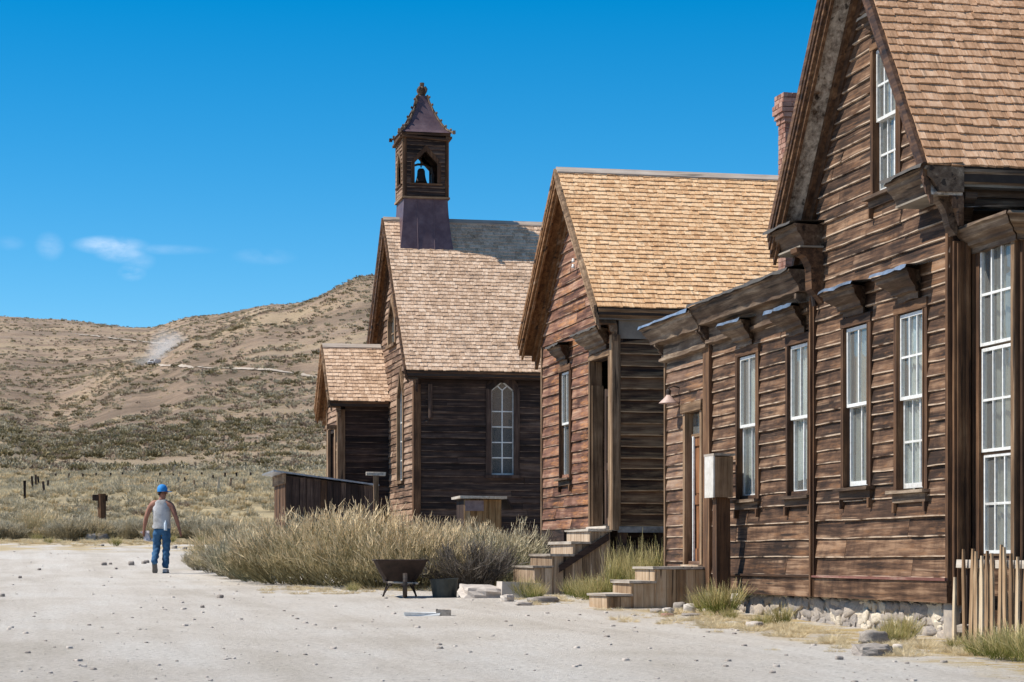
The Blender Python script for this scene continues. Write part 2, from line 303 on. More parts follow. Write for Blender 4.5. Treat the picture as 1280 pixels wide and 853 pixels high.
def _smooth(a, k=5):
    p = np.pad(a, k, mode='edge'); w = np.hanning(2*k+3)[1:-1]; w /= w.sum(); return np.convolve(p, w, 'valid')
_T = np.array([_smooth(np.interp(_LD, np.log([p[0] for p in c[1]]), [p[1] for p in c[1]])) for c in COLS])
_ND = np.linspace(0, 130, 261); _NZ = _smooth(np.interp(_ND, [p[0] for p in NEAR], [p[1] for p in NEAR]), 8)
def cd(x, y):
    lat = x*CN-y*SN; dep = x*SN+y*CN; rho = np.hypot(lat, dep); phi = np.arctan2(lat, dep)
    pc = np.clip(phi, math.atan(-2140/F_), math.atan(2160/F_))
    return 640+F_*np.tan(pc), rho*np.cos(pc)
def tz(x, y):
    x = np.asarray(x, float); y = np.asarray(y, float)
    c, d = cd(x, y); near = np.interp(d, _ND, _NZ)
    ld = np.log(np.clip(d, 100, 6000)); fi = (ld-_LD[0])/(_LD[-1]-_LD[0])*299; i0 = np.clip(fi.astype(int), 0, 298); ft = fi-i0
    ci = np.clip(np.interp(c, _lc, np.arange(len(_lc))), 0, len(_lc)-1.0001); c0 = ci.astype(int); cf = ci-c0; cf = cf*cf*(3-2*cf)
    def g(k): return _T[k, i0]*(1-ft)+_T[k, i0+1]*ft
    Y = g(c0)*(1-cf)+g(c0+1)*cf
    far = np.clip(d, 0, 6000)*(700-Y)/F_
    w = np.clip((d-100)/45, 0, 1); w = w*w*(3-2*w)
    z = near*(1-w)+far*w
    amp = np.clip((d-60)/400, 0, 1)
    z = z+amp*(fbm(x/60, y/60, 3, 3)*3.2+fbm(x/14, y/14, 3, 9)*.7)*np.clip(d/500, .2, 1.3)
    z = z+fbm(x/2.2, y/2.2, 3, 5)*.05*np.clip((d-6)/10, 0, 1)
    return z
def gz(x, y): return float(tz(np.array([x]), np.array([y]))[0])
def hit(px, py, d0=20, d1=2500):     # first ground point on a sight line
    ds = np.exp(np.linspace(math.log(d0), math.log(d1), 3000)); dx, dy, b = pdir(px, py)
    z = tz(ds*dx, ds*dy); k = np.argmax(z > ds*b); d = ds[k]; return Vector((d*dx, d*dy, float(z[k])))
rad = np.concatenate([np.linspace(.5, 16, 14), np.linspace(17, 60, 130), np.exp(np.linspace(math.log(61), math.log(2600), 330)), [3500, 6000]])
ph = np.concatenate([np.linspace(-PI+.0, R(-45), 25)[:-1], np.linspace(R(-45), R(-15), 30)[:-1], np.linspace(R(-15), R(16), 330)[:-1], np.linspace(R(16), R(45), 30)[:-1], np.linspace(R(45), PI, 25)[:-1]])
nr_, np_ = len(rad), len(ph)
rr, pp = np.meshgrid(rad, ph, indexing='ij'); lat = rr*np.sin(pp); dep = rr*np.cos(pp)
gx = lat*CN+dep*SN; gy = -lat*SN+dep*CN
vg = np.stack([gx.ravel(), gy.ravel(), tz(gx.ravel(), gy.ravel())], 1)
i, j = np.meshgrid(np.arange(nr_-1), np.arange(np_), indexing='ij'); j2 = (j+1) % np_
fg = np.stack([i*np_+j, (i+1)*np_+j, (i+1)*np_+j2, i*np_+j2], -1).reshape(-1, 4)[:, ::-1]
me = bpy.data.meshes.new('ground')
vg = np.vstack([vg, [[0, 0, float(tz(np.zeros(1), np.zeros(1))[0])]]])
tri = [(len(vg)-1, j, (j+1) % np_) for j in range(np_)]
me.from_pydata(vg.tolist(), [], fg.tolist()+tri); me.polygons.foreach_set('use_smooth', [True]*len(me.polygons))
ground = link('ground', me); tag(ground, kind='structure')
bm = bmesh.new(); bm.from_mesh(me); bmesh.ops.recalc_face_normals(bm, faces=bm.faces)
if sum(f.normal.z for f in bm.faces) < 0: bmesh.ops.reverse_faces(bm, faces=bm.faces)
bm.to_mesh(me); bm.free()
def ground_mat():
    m, N, L, b = newmat('pale gravel and dry hillside'); b.inputs['Roughness'].default_value = .95; b.inputs['Specular IOR Level'].default_value = .1
    ge = N.new('ShaderNodeNewGeometry'); P = ge.outputs['Position']
    def noise(sc, det=5, rg=.6, vec=None, scale=None):
        n = N.new('ShaderNodeTexNoise'); n.inputs['Scale'].default_value = sc; n.inputs['Detail'].default_value = det; n.inputs['Roughness'].default_value = rg
        v = vec or P
        if scale:
            q = N.new('ShaderNodeMapping'); q.inputs['Scale'].default_value = scale[:3]
            if len(scale) > 3: q.inputs['Rotation'].default_value = (0, 0, scale[3])
            L.new(v, q.inputs[0]); v = q.outputs[0]
        L.new(v, n.inputs['Vector']); return n.outputs['Fac']
    def ramp(v, st):
        c = N.new('ShaderNodeValToRGB'); setr(c, st); L.new(v, c.inputs[0]); return c.outputs[0]
    def mixc(f, a, b_):
        x = N.new('ShaderNodeMix'); x.data_type = 'RGBA'; L.new(f, x.inputs['Factor'])
        for k, v in (('A', a), ('B', b_)):
            if isinstance(v, tuple): x.inputs[k].default_value = v+(1,)
            else: L.new(v, x.inputs[k])
        return x.outputs['Result']
    def mr(v, a, b_, hi=1.):
        r = N.new('ShaderNodeMapRange'); r.inputs['From Min'].default_value = a; r.inputs['From Max'].default_value = b_; r.inputs['To Max'].default_value = hi; L.new(v, r.inputs[0]); return r.outputs[0]
    dn = N.new('ShaderNodeVectorMath'); dn.operation = 'DOT_PRODUCT'; L.new(P, dn.inputs[0]); dn.inputs[1].default_value = (SN, CN, 0); D = dn.outputs['Value']
    la = N.new('ShaderNodeVectorMath'); la.operation = 'DOT_PRODUCT'; L.new(P, la.inputs[0]); la.inputs[1].default_value = (CN, -SN, 0); LA = la.outputs['Value']
    sp = N.new('ShaderNodeSeparateXYZ'); L.new(P, sp.inputs[0])
    grav = ramp(noise(20, 10, .88), [(.3, (.19, .165, .14)), (.41, (.46, .425, .38)), (.53, (.61, .57, .52)), (.7, (.77, .735, .68))])
    g2 = ramp(noise(.55, 5, .6, scale=(1.6, .5, 1)), [(.35, (.82, .79, .75)), (.5, (.95, .93, .91)), (.62, (1.0, 1.0, 1.0))])
    mul = N.new('ShaderNodeMix'); mul.data_type = 'RGBA'; mul.blend_type = 'MULTIPLY'; mul.inputs['Factor'].default_value = 1; L.new(grav, mul.inputs['A']); L.new(g2, mul.inputs['B'])
    dirt = mul.outputs['Result']
    vo = N.new('ShaderNodeTexVoronoi'); vo.inputs['Scale'].default_value = 11; L.new(P, vo.inputs['Vector'])
    dirt = mixc(mth('MULTIPLY', mr(vo.outputs['Distance'], .20, .14), mr(noise(2, 4), .42, .6), N, L), dirt, (.24, .21, .19))
    # straw litter close to the house foot and along the far edge of the road
    st = mth('MULTIPLY', mr(mth('ADD', sp.outputs['X'], mth('MULTIPLY', noise(.8, 4), 2.6, N, L), N, L), 8.3, 8.9), mr(D, 33, 26), N, L)
    st = mth('MULTIPLY', st, mr(noise(2.4, 6, .7), .40, .56), N, L)
    st2 = mth('MULTIPLY', mr(mth('ADD', D, mth('MULTIPLY', noise(.25, 4), 8, N, L), N, L), 63, 66), mr(noise(.5, 5), .42, .55), N, L)
    straw = ramp(noise(40, 6, .7), [(.35, (.34, .24, .11)), (.6, (.52, .40, .20))])
    dirt = mixc(st, dirt, straw); dirt = mixc(mth('MULTIPLY', st2, .7, N, L), dirt, straw)
    rut = ramp(noise(1.0, 4, .55, scale=(3.2, .10, 1, R(4))), [(.38, (.80, .78, .76)), (.5, (1, 1, 1)), (.62, (1.0, 1.0, 1.0)), (.7, (.90, .88, .86))])
    mu2 = N.new('ShaderNodeMix'); mu2.data_type = 'RGBA'; mu2.blend_type = 'MULTIPLY'; mu2.inputs['Factor'].default_value = .28; L.new(dirt, mu2.inputs['A']); L.new(rut, mu2.inputs['B']); dirt = mu2.outputs['Result']
    soil = ramp(noise(.35, 8, .75), [(.32, (.16, .13, .08)), (.45, (.28, .23, .145)), (.56, (.40, .32, .19)), (.7, (.50, .40, .25))])
    hn = noise(.018, 10, .72)
    hill = ramp(hn, [(.36, (.16, .12, .085)), (.45, (.24, .175, .125)), (.52, (.34, .245, .175)), (.6, (.42, .32, .21)), (.7, (.34, .24, .185))])
    stre = noise(.02, 8, .7, scale=(.25, 1.8, .6, R(-35)))
    hill = mixc(mr(stre, .5, .62, .55), hill, (.34, .26, .20))
    hill = mixc(mr(noise(.35, 5, .8), .52, .66, .5), hill, (.105, .10, .06))
    soil = mixc(mr(D, 190, 330), soil, hill)
    edge = mth('ADD', mth('ADD', D, mth('MULTIPLY', LA, .12, N, L), N, L), mth('MULTIPLY', noise(.3, 4), 6, N, L), N, L)
    col = mixc(mr(edge, 68.5, 70), dirt, soil)
    L.new(col, b.inputs['Base Color'])
    bp = N.new('ShaderNodeBump'); bp.inputs['Strength'].default_value = .9; bp.inputs['Distance'].default_value = .03; L.new(noise(20, 10, .85), bp.inputs['Height'])
    bp2 = N.new('ShaderNodeBump'); bp2.inputs['Strength'].default_value = .9; L.new(mth('MULTIPLY', mr(D, 150, 400), 1.0, N, L), bp2.inputs['Distance']); L.new(noise(.5, 8, .8), bp2.inputs['Height']); L.new(bp.outputs[0], bp2.inputs['Normal'])
    L.new(bp2.outputs[0], b.inputs['Normal']); return m
me.materials.append(ground_mat())
# ------------------------------------------------------------------ carpentry
class FX:      # wall plane facing the street (-x): u runs along y
    ax = 'y'
    def __init__(s, X): s.X = X
    def p(s, u, z, n): return (s.X-n, u, z)
class FY:      # wall plane facing the camera side (-y): u runs along x
    ax = 'x'
    def __init__(s, Y): s.Y = Y
    def p(s, u, z, n): return (u, s.Y-n, z)
def fbox(mb, fr, u0, u1, z0, z1, n0, n1, j=0., rnd=0.):
    a = [fr.p(u0, z0, n0), fr.p(u1, z0, n0), fr.p(u1, z1, n0), fr.p(u0, z1, n0)]; b = [fr.p(u0, z0, n1), fr.p(u1, z0, n1), fr.p(u1, z1, n1), fr.p(u0, z1, n1)]
    if j: a, b = ([tuple(c+random.uniform(-j, j) for c in q) for q in k] for k in (a, b))
    return mb.hexa(a, b, rnd)
def part(name, fr, u0, u1, z0, z1, n0, n1, mat, parent, j=.004, label=None):
    mb = MB(); fbox(mb, fr, u0, u1, z0, z1, n0, n1, j); return mb.build(name, mat, parent, label=label)
def board(fr, ub0, ub1, ut0, ut1, z0, z1, rough=1.):
    """one lapped siding board, its lower edge worn and wavy"""
    mb = MB(); n = max(2, min(7, int(abs(ub1-ub0)/.45)+2)); vs = []; ed = []
    tb = .028+random.uniform(-.005, .012); sag = random.uniform(-.006, .006)*rough; gap = random.uniform(0, .008)*rough
    for k in range(n):
        f = k/(n-1); ub = ub0+(ub1-ub0)*f; ut = ut0+(ut1-ut0)*f; w = random.uniform(-.007, .007)*rough; q = random.uniform(-.005, .006)*rough
        zb = z0+sag*.6*math.sin(PI*f)+w*.6+gap*.7
        vs += [fr.p(ub, zb-.004, -.012), fr.p(ub, zb, tb+q), fr.p(ub, zb+.019+random.uniform(-.006, .006), tb+q+.001), fr.p(ut, z1+.012, .006), fr.p(ut, z1+.012, -.012)]; ed += [1, 1, 0, 0, 0]
    fs = []
    for k in range(n-1):
        for i in range(4): a = k*5+i; fs.append((a, a+1, a+6, a+5))
    fs += [(0, 4, 3, 2, 1), tuple((n-1)*5+i for i in (0, 1, 2, 3, 4))]
    return mb.add(vs, fs, 0, ed)
def siding(parent, fr, mat, z0, rows, lim, holes=(), name='plank', maxlen=3.4, rough=1.):
    """rows: exposures from z0 up; lim(z)->(umin,umax); holes (u0,u1,z0,z1)"""
    z = z0
    for e in rows:
        zt = z+e; b0, b1 = lim(z+.002); t0, t1 = lim(zt)
        if t1 <= t0: t0 = t1 = (b0+b1)/2
        if b1-b0 < .1: break
        segs = [(b0, b1, t0, t1)] if b1 > b0 else []
        for (h0, h1, hz0, hz1) in holes:
            ov = min(zt, hz1)-max(z, hz0)
            if ov < .4*e: continue
            ns = []
            for s in segs:
                if s[1] <= h0 or s[0] >= h1: ns.append(s); continue
                if s[0] < h0: ns.append((s[0], h0, min(s[2], h0), h0))
                if s[1] > h1: ns.append((h1, s[1], h1, max(s[3], h1)))
            segs = ns
        for s in segs:
            if s[1]-s[0] < .015: continue
            cuts = [0]; Ln = s[1]-s[0]
            if Ln > 1.3 and (Ln > maxlen or random.random() < .3):
                cuts += sorted(random.uniform(.22, .78) for _ in range(max(1, int(Ln/maxlen))))
            cuts += [1]
            for a, b in zip(cuts, cuts[1:]):
                A = lambda f, i: s[i]+(s[i+1]-s[i])*f
                g = .003
                o = board(fr, A(a, 0)+(g if a else 0), A(b, 0)-(g if b < 1 else 0), A(a, 2)+(g if a else 0), A(b, 2)-(g if b < 1 else 0), z, zt, rough).build(name, mat, parent)
        z = zt
def shell(root, name, fr, u0, u1, z0, roof, holes, mat, th=.12, n0=-.012):
    """wall sheet behind the boards with its openings left open; roof: list of (u,z) of its top line"""
    mb = MB(); us = sorted(set([u0, u1]+[u for u, _ in roof if u0 < u < u1]+[h for q in holes for h in q[:2] if u0 < h < u1]))
    rz = lambda u: float(np.interp(u, [r[0] for r in roof], [r[1] for r in roof]))
    for a, b in zip(us, us[1:]):
        m = (a+b)/2; hs = sorted([(h[2], h[3]) for h in holes if h[0] < m < h[1]]); z = z0
        for h0, h1 in hs:
            if h0 > z: fbox(mb, fr, a, b, z, h0, n0-th, n0)
            z = max(z, h1)
        mb.hexa([fr.p(a, z, n0-th), fr.p(b, z, n0-th), fr.p(b, rz(b), n0-th), fr.p(a, rz(a), n0-th)], [fr.p(a, z, n0), fr.p(b, z, n0), fr.p(b, rz(b), n0), fr.p(a, rz(a), n0)])
    return mb.build(name, mat, root)
def mould(fr, u0, u1, zt, prof, mitre=(1, 1), smooth=False):
    """moulding: prof of (n, dz below zt); ends return by the projection; every station a little warped"""
    mb = MB(); mx = max(p[0] for p in prof); n = len(prof); m = max(2, int(abs(u1-u0)/.22)+1); vs = []; fs = []
    w = [random.uniform(-.004, .004) for _ in prof]
    for s in range(m):
        f = s/(m-1); jz = random.uniform(-.006, .006); jn = random.uniform(-.007, .005)
        for i, (a, b) in enumerate(prof):
            ua = u0+(mx-a)*mitre[0]; ub = u1-(mx-a)*mitre[1]; k = random.uniform(-.004, .004)
            vs.append(fr.p(ua+(ub-ua)*f, zt-b+w[i]*(1-2*f)+(jz+k if 0 < b else 0), a+(jn+k if a > .03 else 0)))
    for s in range(m-1):
        for i in range(n): fs.append((s*n+i, s*n+(i+1) % n, s*n+n+(i+1) % n, s*n+n+i))
    return mb.add(vs, [tuple(range(n)), tuple(range(m*n-1, m*n-n-1, -1))]+fs)
def crownprof(p, h, low=.08):
    return [(0, 0), (p, .005), (p, .035), (p-.03, .05), (p-.035, .085), (p*.62, h*.50), (p*.48, h*.58), (p*.46, h*.66), (low+.05, h*.74), (low, h*.78), (low, h), (0, h)]
def sheet(fr, u0, u1, zt, p, rise=.06, n=9):
    mb = MB(); vs = []
    for k in range(n):
        u = u0+(u1-u0)*k/(n-1); a = random.uniform(-.012, .012); c = random.uniform(-.02, .01)
        vs += [fr.p(u, zt+rise, 0), fr.p(u, zt+rise*.4+a*.5+.01, p*.55), fr.p(u, zt+.012+abs(a), p+.02+c), fr.p(u, zt-.02+a, p+.035+c)]
    fs = [(k*4+i, k*4+i+1, k*4+5+i, k*4+4+i) for k in range(n-1) for i in range(3)]
    return mb.add(vs, fs)
def muntin(parent, fr, a, b, vert, n, mat, w=.011):
    mb = MB()
    if vert: fbox(mb, fr, a[0]-w, a[0]+w, a[1], b[1], n-.012, n+.012, .002)
    else: fbox(mb, fr, a[0], b[0], a[1]-w, a[1]+w, n-.011, n+.011, .002)
    return mb.build('muntin', mat, parent)
def sash(win, fr, u0, u1, z0, z1, cols, rows, n, mat, st=.03, rail=.035, brail=None):
    mb = MB(); br = brail or rail
    fbox(mb, fr, u0, u0+st, z0, z1, n-.02, n+.016, .001); fbox(mb, fr, u1-st, u1, z0, z1, n-.02, n+.016, .001)
    fbox(mb, fr, u0+st, u1-st, z0, z0+br, n-.02, n+.015, .001); fbox(mb, fr, u0+st, u1-st, z1-rail, z1, n-.02, n+.015, .001)
    mb.build('sash', mat, win)
    a0, a1, b0, b1 = u0+st, u1-st, z0+br, z1-rail
    for c in range(1, cols): u = a0+(a1-a0)*c/cols; muntin(win, fr, (u, b0), (u, b1), True, n, mat)
    for r in range(1, rows): z = b0+(b1-b0)*r/rows; muntin(win, fr, (a0, z), (a1, z), False, n+.001, mat)
    for c in range(cols):
        for r in range(rows):
            ua = a0+(a1-a0)*c/cols; ub = a0+(a1-a0)*(c+1)/cols; za = b0+(b1-b0)*r/rows; zb = b0+(b1-b0)*(r+1)/rows
            t = random.uniform(-.004, .004); g = MB(); m_ = n-.006
            g.hexa([fr.p(ua, za, m_-.002+t), fr.p(ub, za, m_-.002-t), fr.p(ub, zb, m_-.002-t), fr.p(ua, zb, m_-.002+t)], [fr.p(ua, za, m_+t), fr.p(ub, za, m_-t), fr.p(ub, zb, m_-t), fr.p(ua, zb, m_+t)])
            g.build('pane', M['glass'], win)
def curtain(win, fr, u0, u1, z0, z1, n, mat, wav=.02, tuck=0):
    mb = MB(); k = max(6, int((u1-u0)/.035)); vs = []
    for i in range(k+1):
        f = i/k; u = u0+(u1-u0)*f; d = wav*math.sin(f*k*1.9+random.uniform(-.4, .4))
        vs += [fr.p(u, z1, n+d), fr.p(u+tuck*(1 if f < .5 else -1)*0, z0+random.uniform(-.02, .02), n+d*1.5)]
    mb.add(vs, [(2*i, 2*i+1, 2*i+3, 2*i+2) for i in range(k)]); return mb.build('curtain', mat, win, smooth=True)
def window(root, fr, g, rail, cols, rows=(1, 1), cas=.10, mats=None, hood=None, sashm='white', cur=None, sill=.06, head=.1, casn=.045, label=None, extra=None):
    u0, u1, z0, z1 = g; t = 'trim_z' if not mats else mats[0]; th = 'trim_'+fr.ax if not mats else mats[1]
    mb = MB(); fbox(mb, fr, u0-cas, u0, z0-.02, z1+.01, -.10, casn, .004); fbox(mb, fr, u1, u1+cas, z0-.02, z1+.01, -.10, casn, .004)
    fbox(mb, fr, u0-.03, u0, z0, z1, -.09, casn+.006, .003); fbox(mb, fr, u1, u1+.03, z0, z1, -.09, casn+.012, .003)
    w = mb.build('window', M[t], root, label=label)
    hb = MB(); fbox(hb, fr, u0-cas, u1+cas, z1+.012, z1+head+.01, -.10, casn+.006, .003); hb.build('head_board', M[th], w)
    sb = MB(); fbox(sb, fr, u0-cas-.05, u1+cas+.05, z0-.055, z0-.022, -.10, .115, .004); fbox(sb, fr, u0-cas, u1+cas, z0-.14, z0-.057, -.01, .06, .005); sb.build('sill', M[th if fr.ax == 'x' else 'crown'], w)
    for uu in (u0-cas+.01, u1+cas-.05): fbox(MB(), fr, 0, 0, 0, 0, 0, 0); q_ = MB(); fbox(q_, fr, uu, uu+.045, z0-.24, z0-.142, -.01, .07, .006); q_.build('sill_bracket', M[t], w)
    sash(w, fr, u0, u1, rail, z1, cols, rows[0], .0, M[sashm]); sash(w, fr, u0+.0, u1-.0, z0, rail+.03, cols, rows[1], -.036, M[sashm], brail=.05)
    for c in (cur or []): curtain(w, fr, u0+(u1-u0)*c[0], u0+(u1-u0)*c[1], z0+(z1-z0)*c[2], z0+(z1-z0)*c[3], -.085, M[c[4]])
    if hood:
        p, h, ex = hood
        zt = z1+head+.012+h; mould(fr, u0-cas-ex, u1+cas+ex, zt, crownprof(p, h, .07)).build('hood', M['crown' if fr.ax == 'y' else 'crown_x'], w)
        sheet(fr, u0-cas-ex-.02, u1+cas+ex+.02, zt+.004, p, .05).build('flashing', M['tin' if random.random() < .7 else 'tar'], w)
    return w
# shingles
SHW = [.06, .075, .085, .095, .11, .125, .145, .17]
_shm = {}
def shmesh(mat, e, k):
    key = (mat.name, e, k)
    if key not in _shm:
        w = SHW[k % 8]; mb = MB(); t = random.uniform(.017, .026); L_ = e*1.3; a, b = random.uniform(-.006, .006), random.uniform(-.006, .006)
        c = random.uniform(-.003, .003)
        mb.add([(.002, a, -.001), (w-.003, b, -.001), (w-.003, b, t+c), (.002, a, t-c), (.002, L_, -.001), (w-.003, L_, -.001), (w-.003, L_, .003), (.002, L_, .003)],
               [(0, 1, 2, 3), (3, 2, 6, 7), (0, 3, 7, 4), (1, 5, 6, 2), (4, 7, 6, 5), (0, 4, 5, 1)]); _shm[key] = (mb.mesh('shingle', mat), w, mb)
    return _shm[key]
def shingles(part_, mat, X0, X1, ye, ze, yr, zr, e, limit, Xmax=None, sgn=1):
    """rows up the slope from eave (ye,ze) to ridge (yr,zr); the first `limit` are objects, the rest one mesh"""
    P = math.atan2(zr-ze, abs(yr-ye)); Ln = math.hypot(zr-ze, yr-ye); nrow = int(round(Ln/e)); e = Ln/nrow; s = 1 if yr > ye else -1
    rest = MB(); cnt = 0; ux = Vector((1, 0, 0)) if s > 0 else Vector((-1, 0, 0)); uy = Vector((0, s*math.cos(P), math.sin(P))); uz = ux.cross(uy)
    for r in range(nrow):
        d = e*r-.012; x = X0+random.uniform(-.006, .004); xe = X1; wv = random.uniform(-.003, .003)
        prev = -1
        while x < xe:
            k = random.randrange(24); me_, w, mb = shmesh(mat, round(e, 3), k)
            slip = random.choice([0, 0, 0, -.006, .006, -.012])+wv; jz = random.uniform(0, .003)
            o0 = Vector((x if s > 0 else x+w, ye, ze))+uy*(d+slip)+uz*jz
            if cnt < limit and (Xmax is None or x < Xmax):
                rot = Matrix((ux, uy, uz)).transposed().to_euler(); rot.rotate_axis('Z', random.uniform(-.01, .01)); rot.rotate_axis('X', random.uniform(-.012, .012))
                link('shingle', me_, part_, o0, rot); cnt += 1
            else:
                rest.add([o0+ux*v[0]+uy*v[1]+uz*v[2] for v in mb.v], mb.f[:4], random.random())
            x += w
    if rest.v: rest.build('shingle_field', mat, part_, kind='stuff')
def gable_roof(root, X0, X1, yn, yr, yf, ze, zr, mat, e, limit, th=.09, Xmax=None, zef=None, rmat=None):
    zef = ze if zef is None else zef
    for (y, z, lim_) in ((yn, ze, limit), (yf, zef, 0)):
        mb = MB(); dy = yr-y; Ln = math.hypot(dy, zr-z); ny = -(zr-z)/Ln*math.copysign(1, dy); nz = abs(dy)/Ln
        q = [(y, z), (yr, zr)]
        a = [(X0+.01, y, z), (X1, y, z), (X1, yr, zr), (X0+.01, yr, zr)]; b = [(p[0], p[1]-ny*th*.0, p[2]-th/nz) for p in a]
        mb.hexa(b, a); rf = mb.build('roof', M['deck'], root)
        shingles(rf, mat, X0, X1, y, z, yr, zr, e, lim_, Xmax)
    mb = MB(); zc = zr+.012
    P = math.atan2(zr-ze, yr-yn)
    for sg in (-1, 1):
        w = .13; mb.hexa([(X0-.01, yr, zc+.012), (X1, yr, zc+.012), (X1, yr+sg*w*math.cos(P), zc+.012-w*math.sin(P)), (X0-.01, yr+sg*w*math.cos(P), zc+.012-w*math.sin(P))],
                [(X0-.01, yr, zc+.036), (X1, yr, zc+.036), (X1, yr+sg*(w+.01)*math.cos(P), zc+.036-w*math.sin(P)), (X0-.01, yr+sg*(w+.01)*math.cos(P), zc+.036-w*math.sin(P))])
    mb.build('ridge_board', rmat or M['ridge'], root)
def rake(root, X0, Xw, y, z, yr, zr, fmat, smat, depth=.20, name='rake_board'):
    """fascia and soffit of one gable slope, from the eave point to the ridge"""
    dy = yr-y; Ln = math.hypot(dy, zr-z); nz = abs(dy)/Ln; up = .0; s = math.copysign(1, dy)
    def sl(a, b, x0, x1, nm, mt, lab=None):   # strip between vertical offsets a,b below the roof line
        mb = MB(); mb.hexa([(x0, y, z-a), (x0, yr, zr-a), (x0, yr, zr-b), (x0, y, z-b)], [(x1, y, z-a), (x1, yr, zr-a), (x1, yr, zr-b), (x1, y, z-b)]); return mb.build(nm, mt, root, label=lab)
    d = depth/nz
    sl(-.015, .07/nz, X0-.05, X0-.005, name, fmat); sl(.07/nz+.001, d, X0-.02, X0+.03, name, fmat); sl(.07/nz+.001, .12/nz, X0-.038, X0-.021, name, fmat)
    sl(d-.03, d-.002, X0+.031, Xw-.002, 'soffit', smat)
    sl(d-.001, d+.05/nz, X0+.02, X0+.055, name, fmat)
    sl(d-.001, d+.07/nz, Xw-.10, Xw-.045, name, fmat); sl(d-.001, d+.17/nz, Xw-.044, Xw+.01, name, fmat)
def eave(root, fr, u0, u1, zt, p, h, mat, smat, wall_n=0.):
    """boxed eave along a wall: crown, soffit, frieze; fr is the plane of the roof edge"""
    pr = [(0, 0), (.0, 0), (.0, .03), (-.02, .05), (-.05, h*.7), (-.06, h), (-.12, h), (-.12, 0)]
    mould(fr, u0, u1, zt, [(a+.02, b) for a, b in pr], (0, 0)).build('eave_board', mat, root)
    mb = MB(); fbox(mb, fr, u0, u1, zt-h-.02, zt-h+.01, -p, -.045); mb.build('soffit', smat, root)
def rows(n, e, j=.1):
    return [e*(1+random.uniform(-j, j)) for _ in range(n)]
# ================================================================== HOUSE 1: gable block, low wing with bracketed cornice, bay window
X1 = 8.6; f1 = FX(X1)
def Y1(px, X=X1): return PX(px, 700, X)[0]
def Z1(px, py, X=X1): return PX(px, py, X)[1]
yc, yl, ye = Y1(1190), Y1(1021), Y1(834)       # near corner, joint to the wing, wing end
h1 = empty('wooden_house', (X1, yc, -.72), 'large dark brown weathered house with steep shingled gable, low wing and tall bay window', 'house')
RX1 = 8.25; yn1, yr1, yf1 = 19.62, 21.86, 24.1; ze1, zr1 = 3.70, 6.74; tan1 = (zr1-ze1)/(yr1-yn1)
zb1 = Z1(1105, 750)                             # foot of the boards
def rl1(y): return zr1-abs(y-yr1)*tan1-.24
def G(px0, py1, px1, py0, X=X1):                # glass rectangle from photo corners (far-top, near-bottom)
    return (Y1(px1, X)-.09, Y1(px0, X), Z1(px1, py0, X), Z1(px0, py1, X))
wA = G(926.5, 448, 946, 622); wB = G(990, 434, 1011, 617); w3 = G(1060, 412, 1085, 606); w4 = G(1127, 395, 1154, 609); wU = G(1097, 64, 1121, 233)
dr = (Y1(880), Y1(861), Z1(880, 705), Z1(861, 518))
def hole(g, m=.01): return (g[0]-m, g[1]+m, g[2]-.03, g[3]+m)
holes = [hole(g) for g in (wA, wB, w3, w4, wU, dr)]
shell(h1, 'wall', f1, yc, yl, zb1, [(yc, rl1(yc)), (yr1, rl1(yr1)), (yl, rl1(yl))], holes, M['dark_y'])
wall_main = bpy.data.objects['wall']
zwt = 2.95                                      # wing wall top
wall_wing = shell(h1, 'wall', f1, yl, ye, zb1, [(yl, zwt), (ye, zwt)], holes, M['dark_y'])
bh = lambda g, c=.10: (g[0]-c+.01, g[1]+c-.01, g[2]-.03, g[3]+.09)
bholes = [bh(g) for g in (wA, wB, w3, w4, wU)]+[bh(dr, .08)]
rl = [.205, .20, .195, .2]
siding(wall_main, f1, M['sid_y'], zb1+.23, rl+rows(70, .149), lambda z: (max(yc, yr1-(zr1-.30-z)/tan1), min(yl-.06, yr1+(zr1-.30-z)/tan1)) if z < zr1-.35 else (0, 0), bholes)
pw = Y1(893), Y1(885)
siding(wall_wing, f1, M['sid_y'], zb1+.23, rl+rows(int((zwt-zb1-1.0)/.149), .149), lambda z: (yl+.07, pw[0]), bholes)
siding(wall_wing, f1, wood('lighter wing siding', 'y', [(.25, (.03, .018, .012)), (.42, (.10, .055, .036)), (.56, (.19, .115, .078)), (.74, (.32, .22, .155))], .5, patch=((.34, .17, .07), .54, .66, 1), edge=(ED, .40, .58)), zb1+.05, rows(int((zwt-zb1-.02)/.158), .158), lambda z: (pw[1], ye-.06), bholes)
# sill beam
for a, b, t in ((yc, yl-.005, .23), (yl+.005, Y1(914), .235)):
    part('sill_beam', f1, a, b, zb1, zb1+t-.02, -.01, .05, M['sid_y'], h1, .006)
    part('drip_board', f1, a, b, zb1+t-.018, zb1+t+.008, -.01, .075, M['trim_y'] if t > .232 else wood('red worn drip board', 'y', [(.3, (.10, .035, .03)), (.55, (.22, .10, .08)), (.75, (.4, .28, .22))], .3), h1, .004)
# upright trims
part('corner_board', f1, yl-.055, yl+.06, zb1+.0, 2.9, -.01, .06, M['trim_z'], h1); part('corner_board', f1, yl-.025, yl+.03, zb1+.01, 2.9, .061, .085, M['trim_z'], h1)
part('corner_board', f1, pw[0], pw[1], zb1+.02, 2.78, -.01, .07, M['trim_z'], h1)
part('corner_board', f1, ye-.06, ye, zb1+.0, 2.75, -.02, .05, M['tan_z'], h1)
part('corner_board', f1, yc+.0, yc+.05, zb1, 3.2, -.01, .045, M['trim_z'], h1)
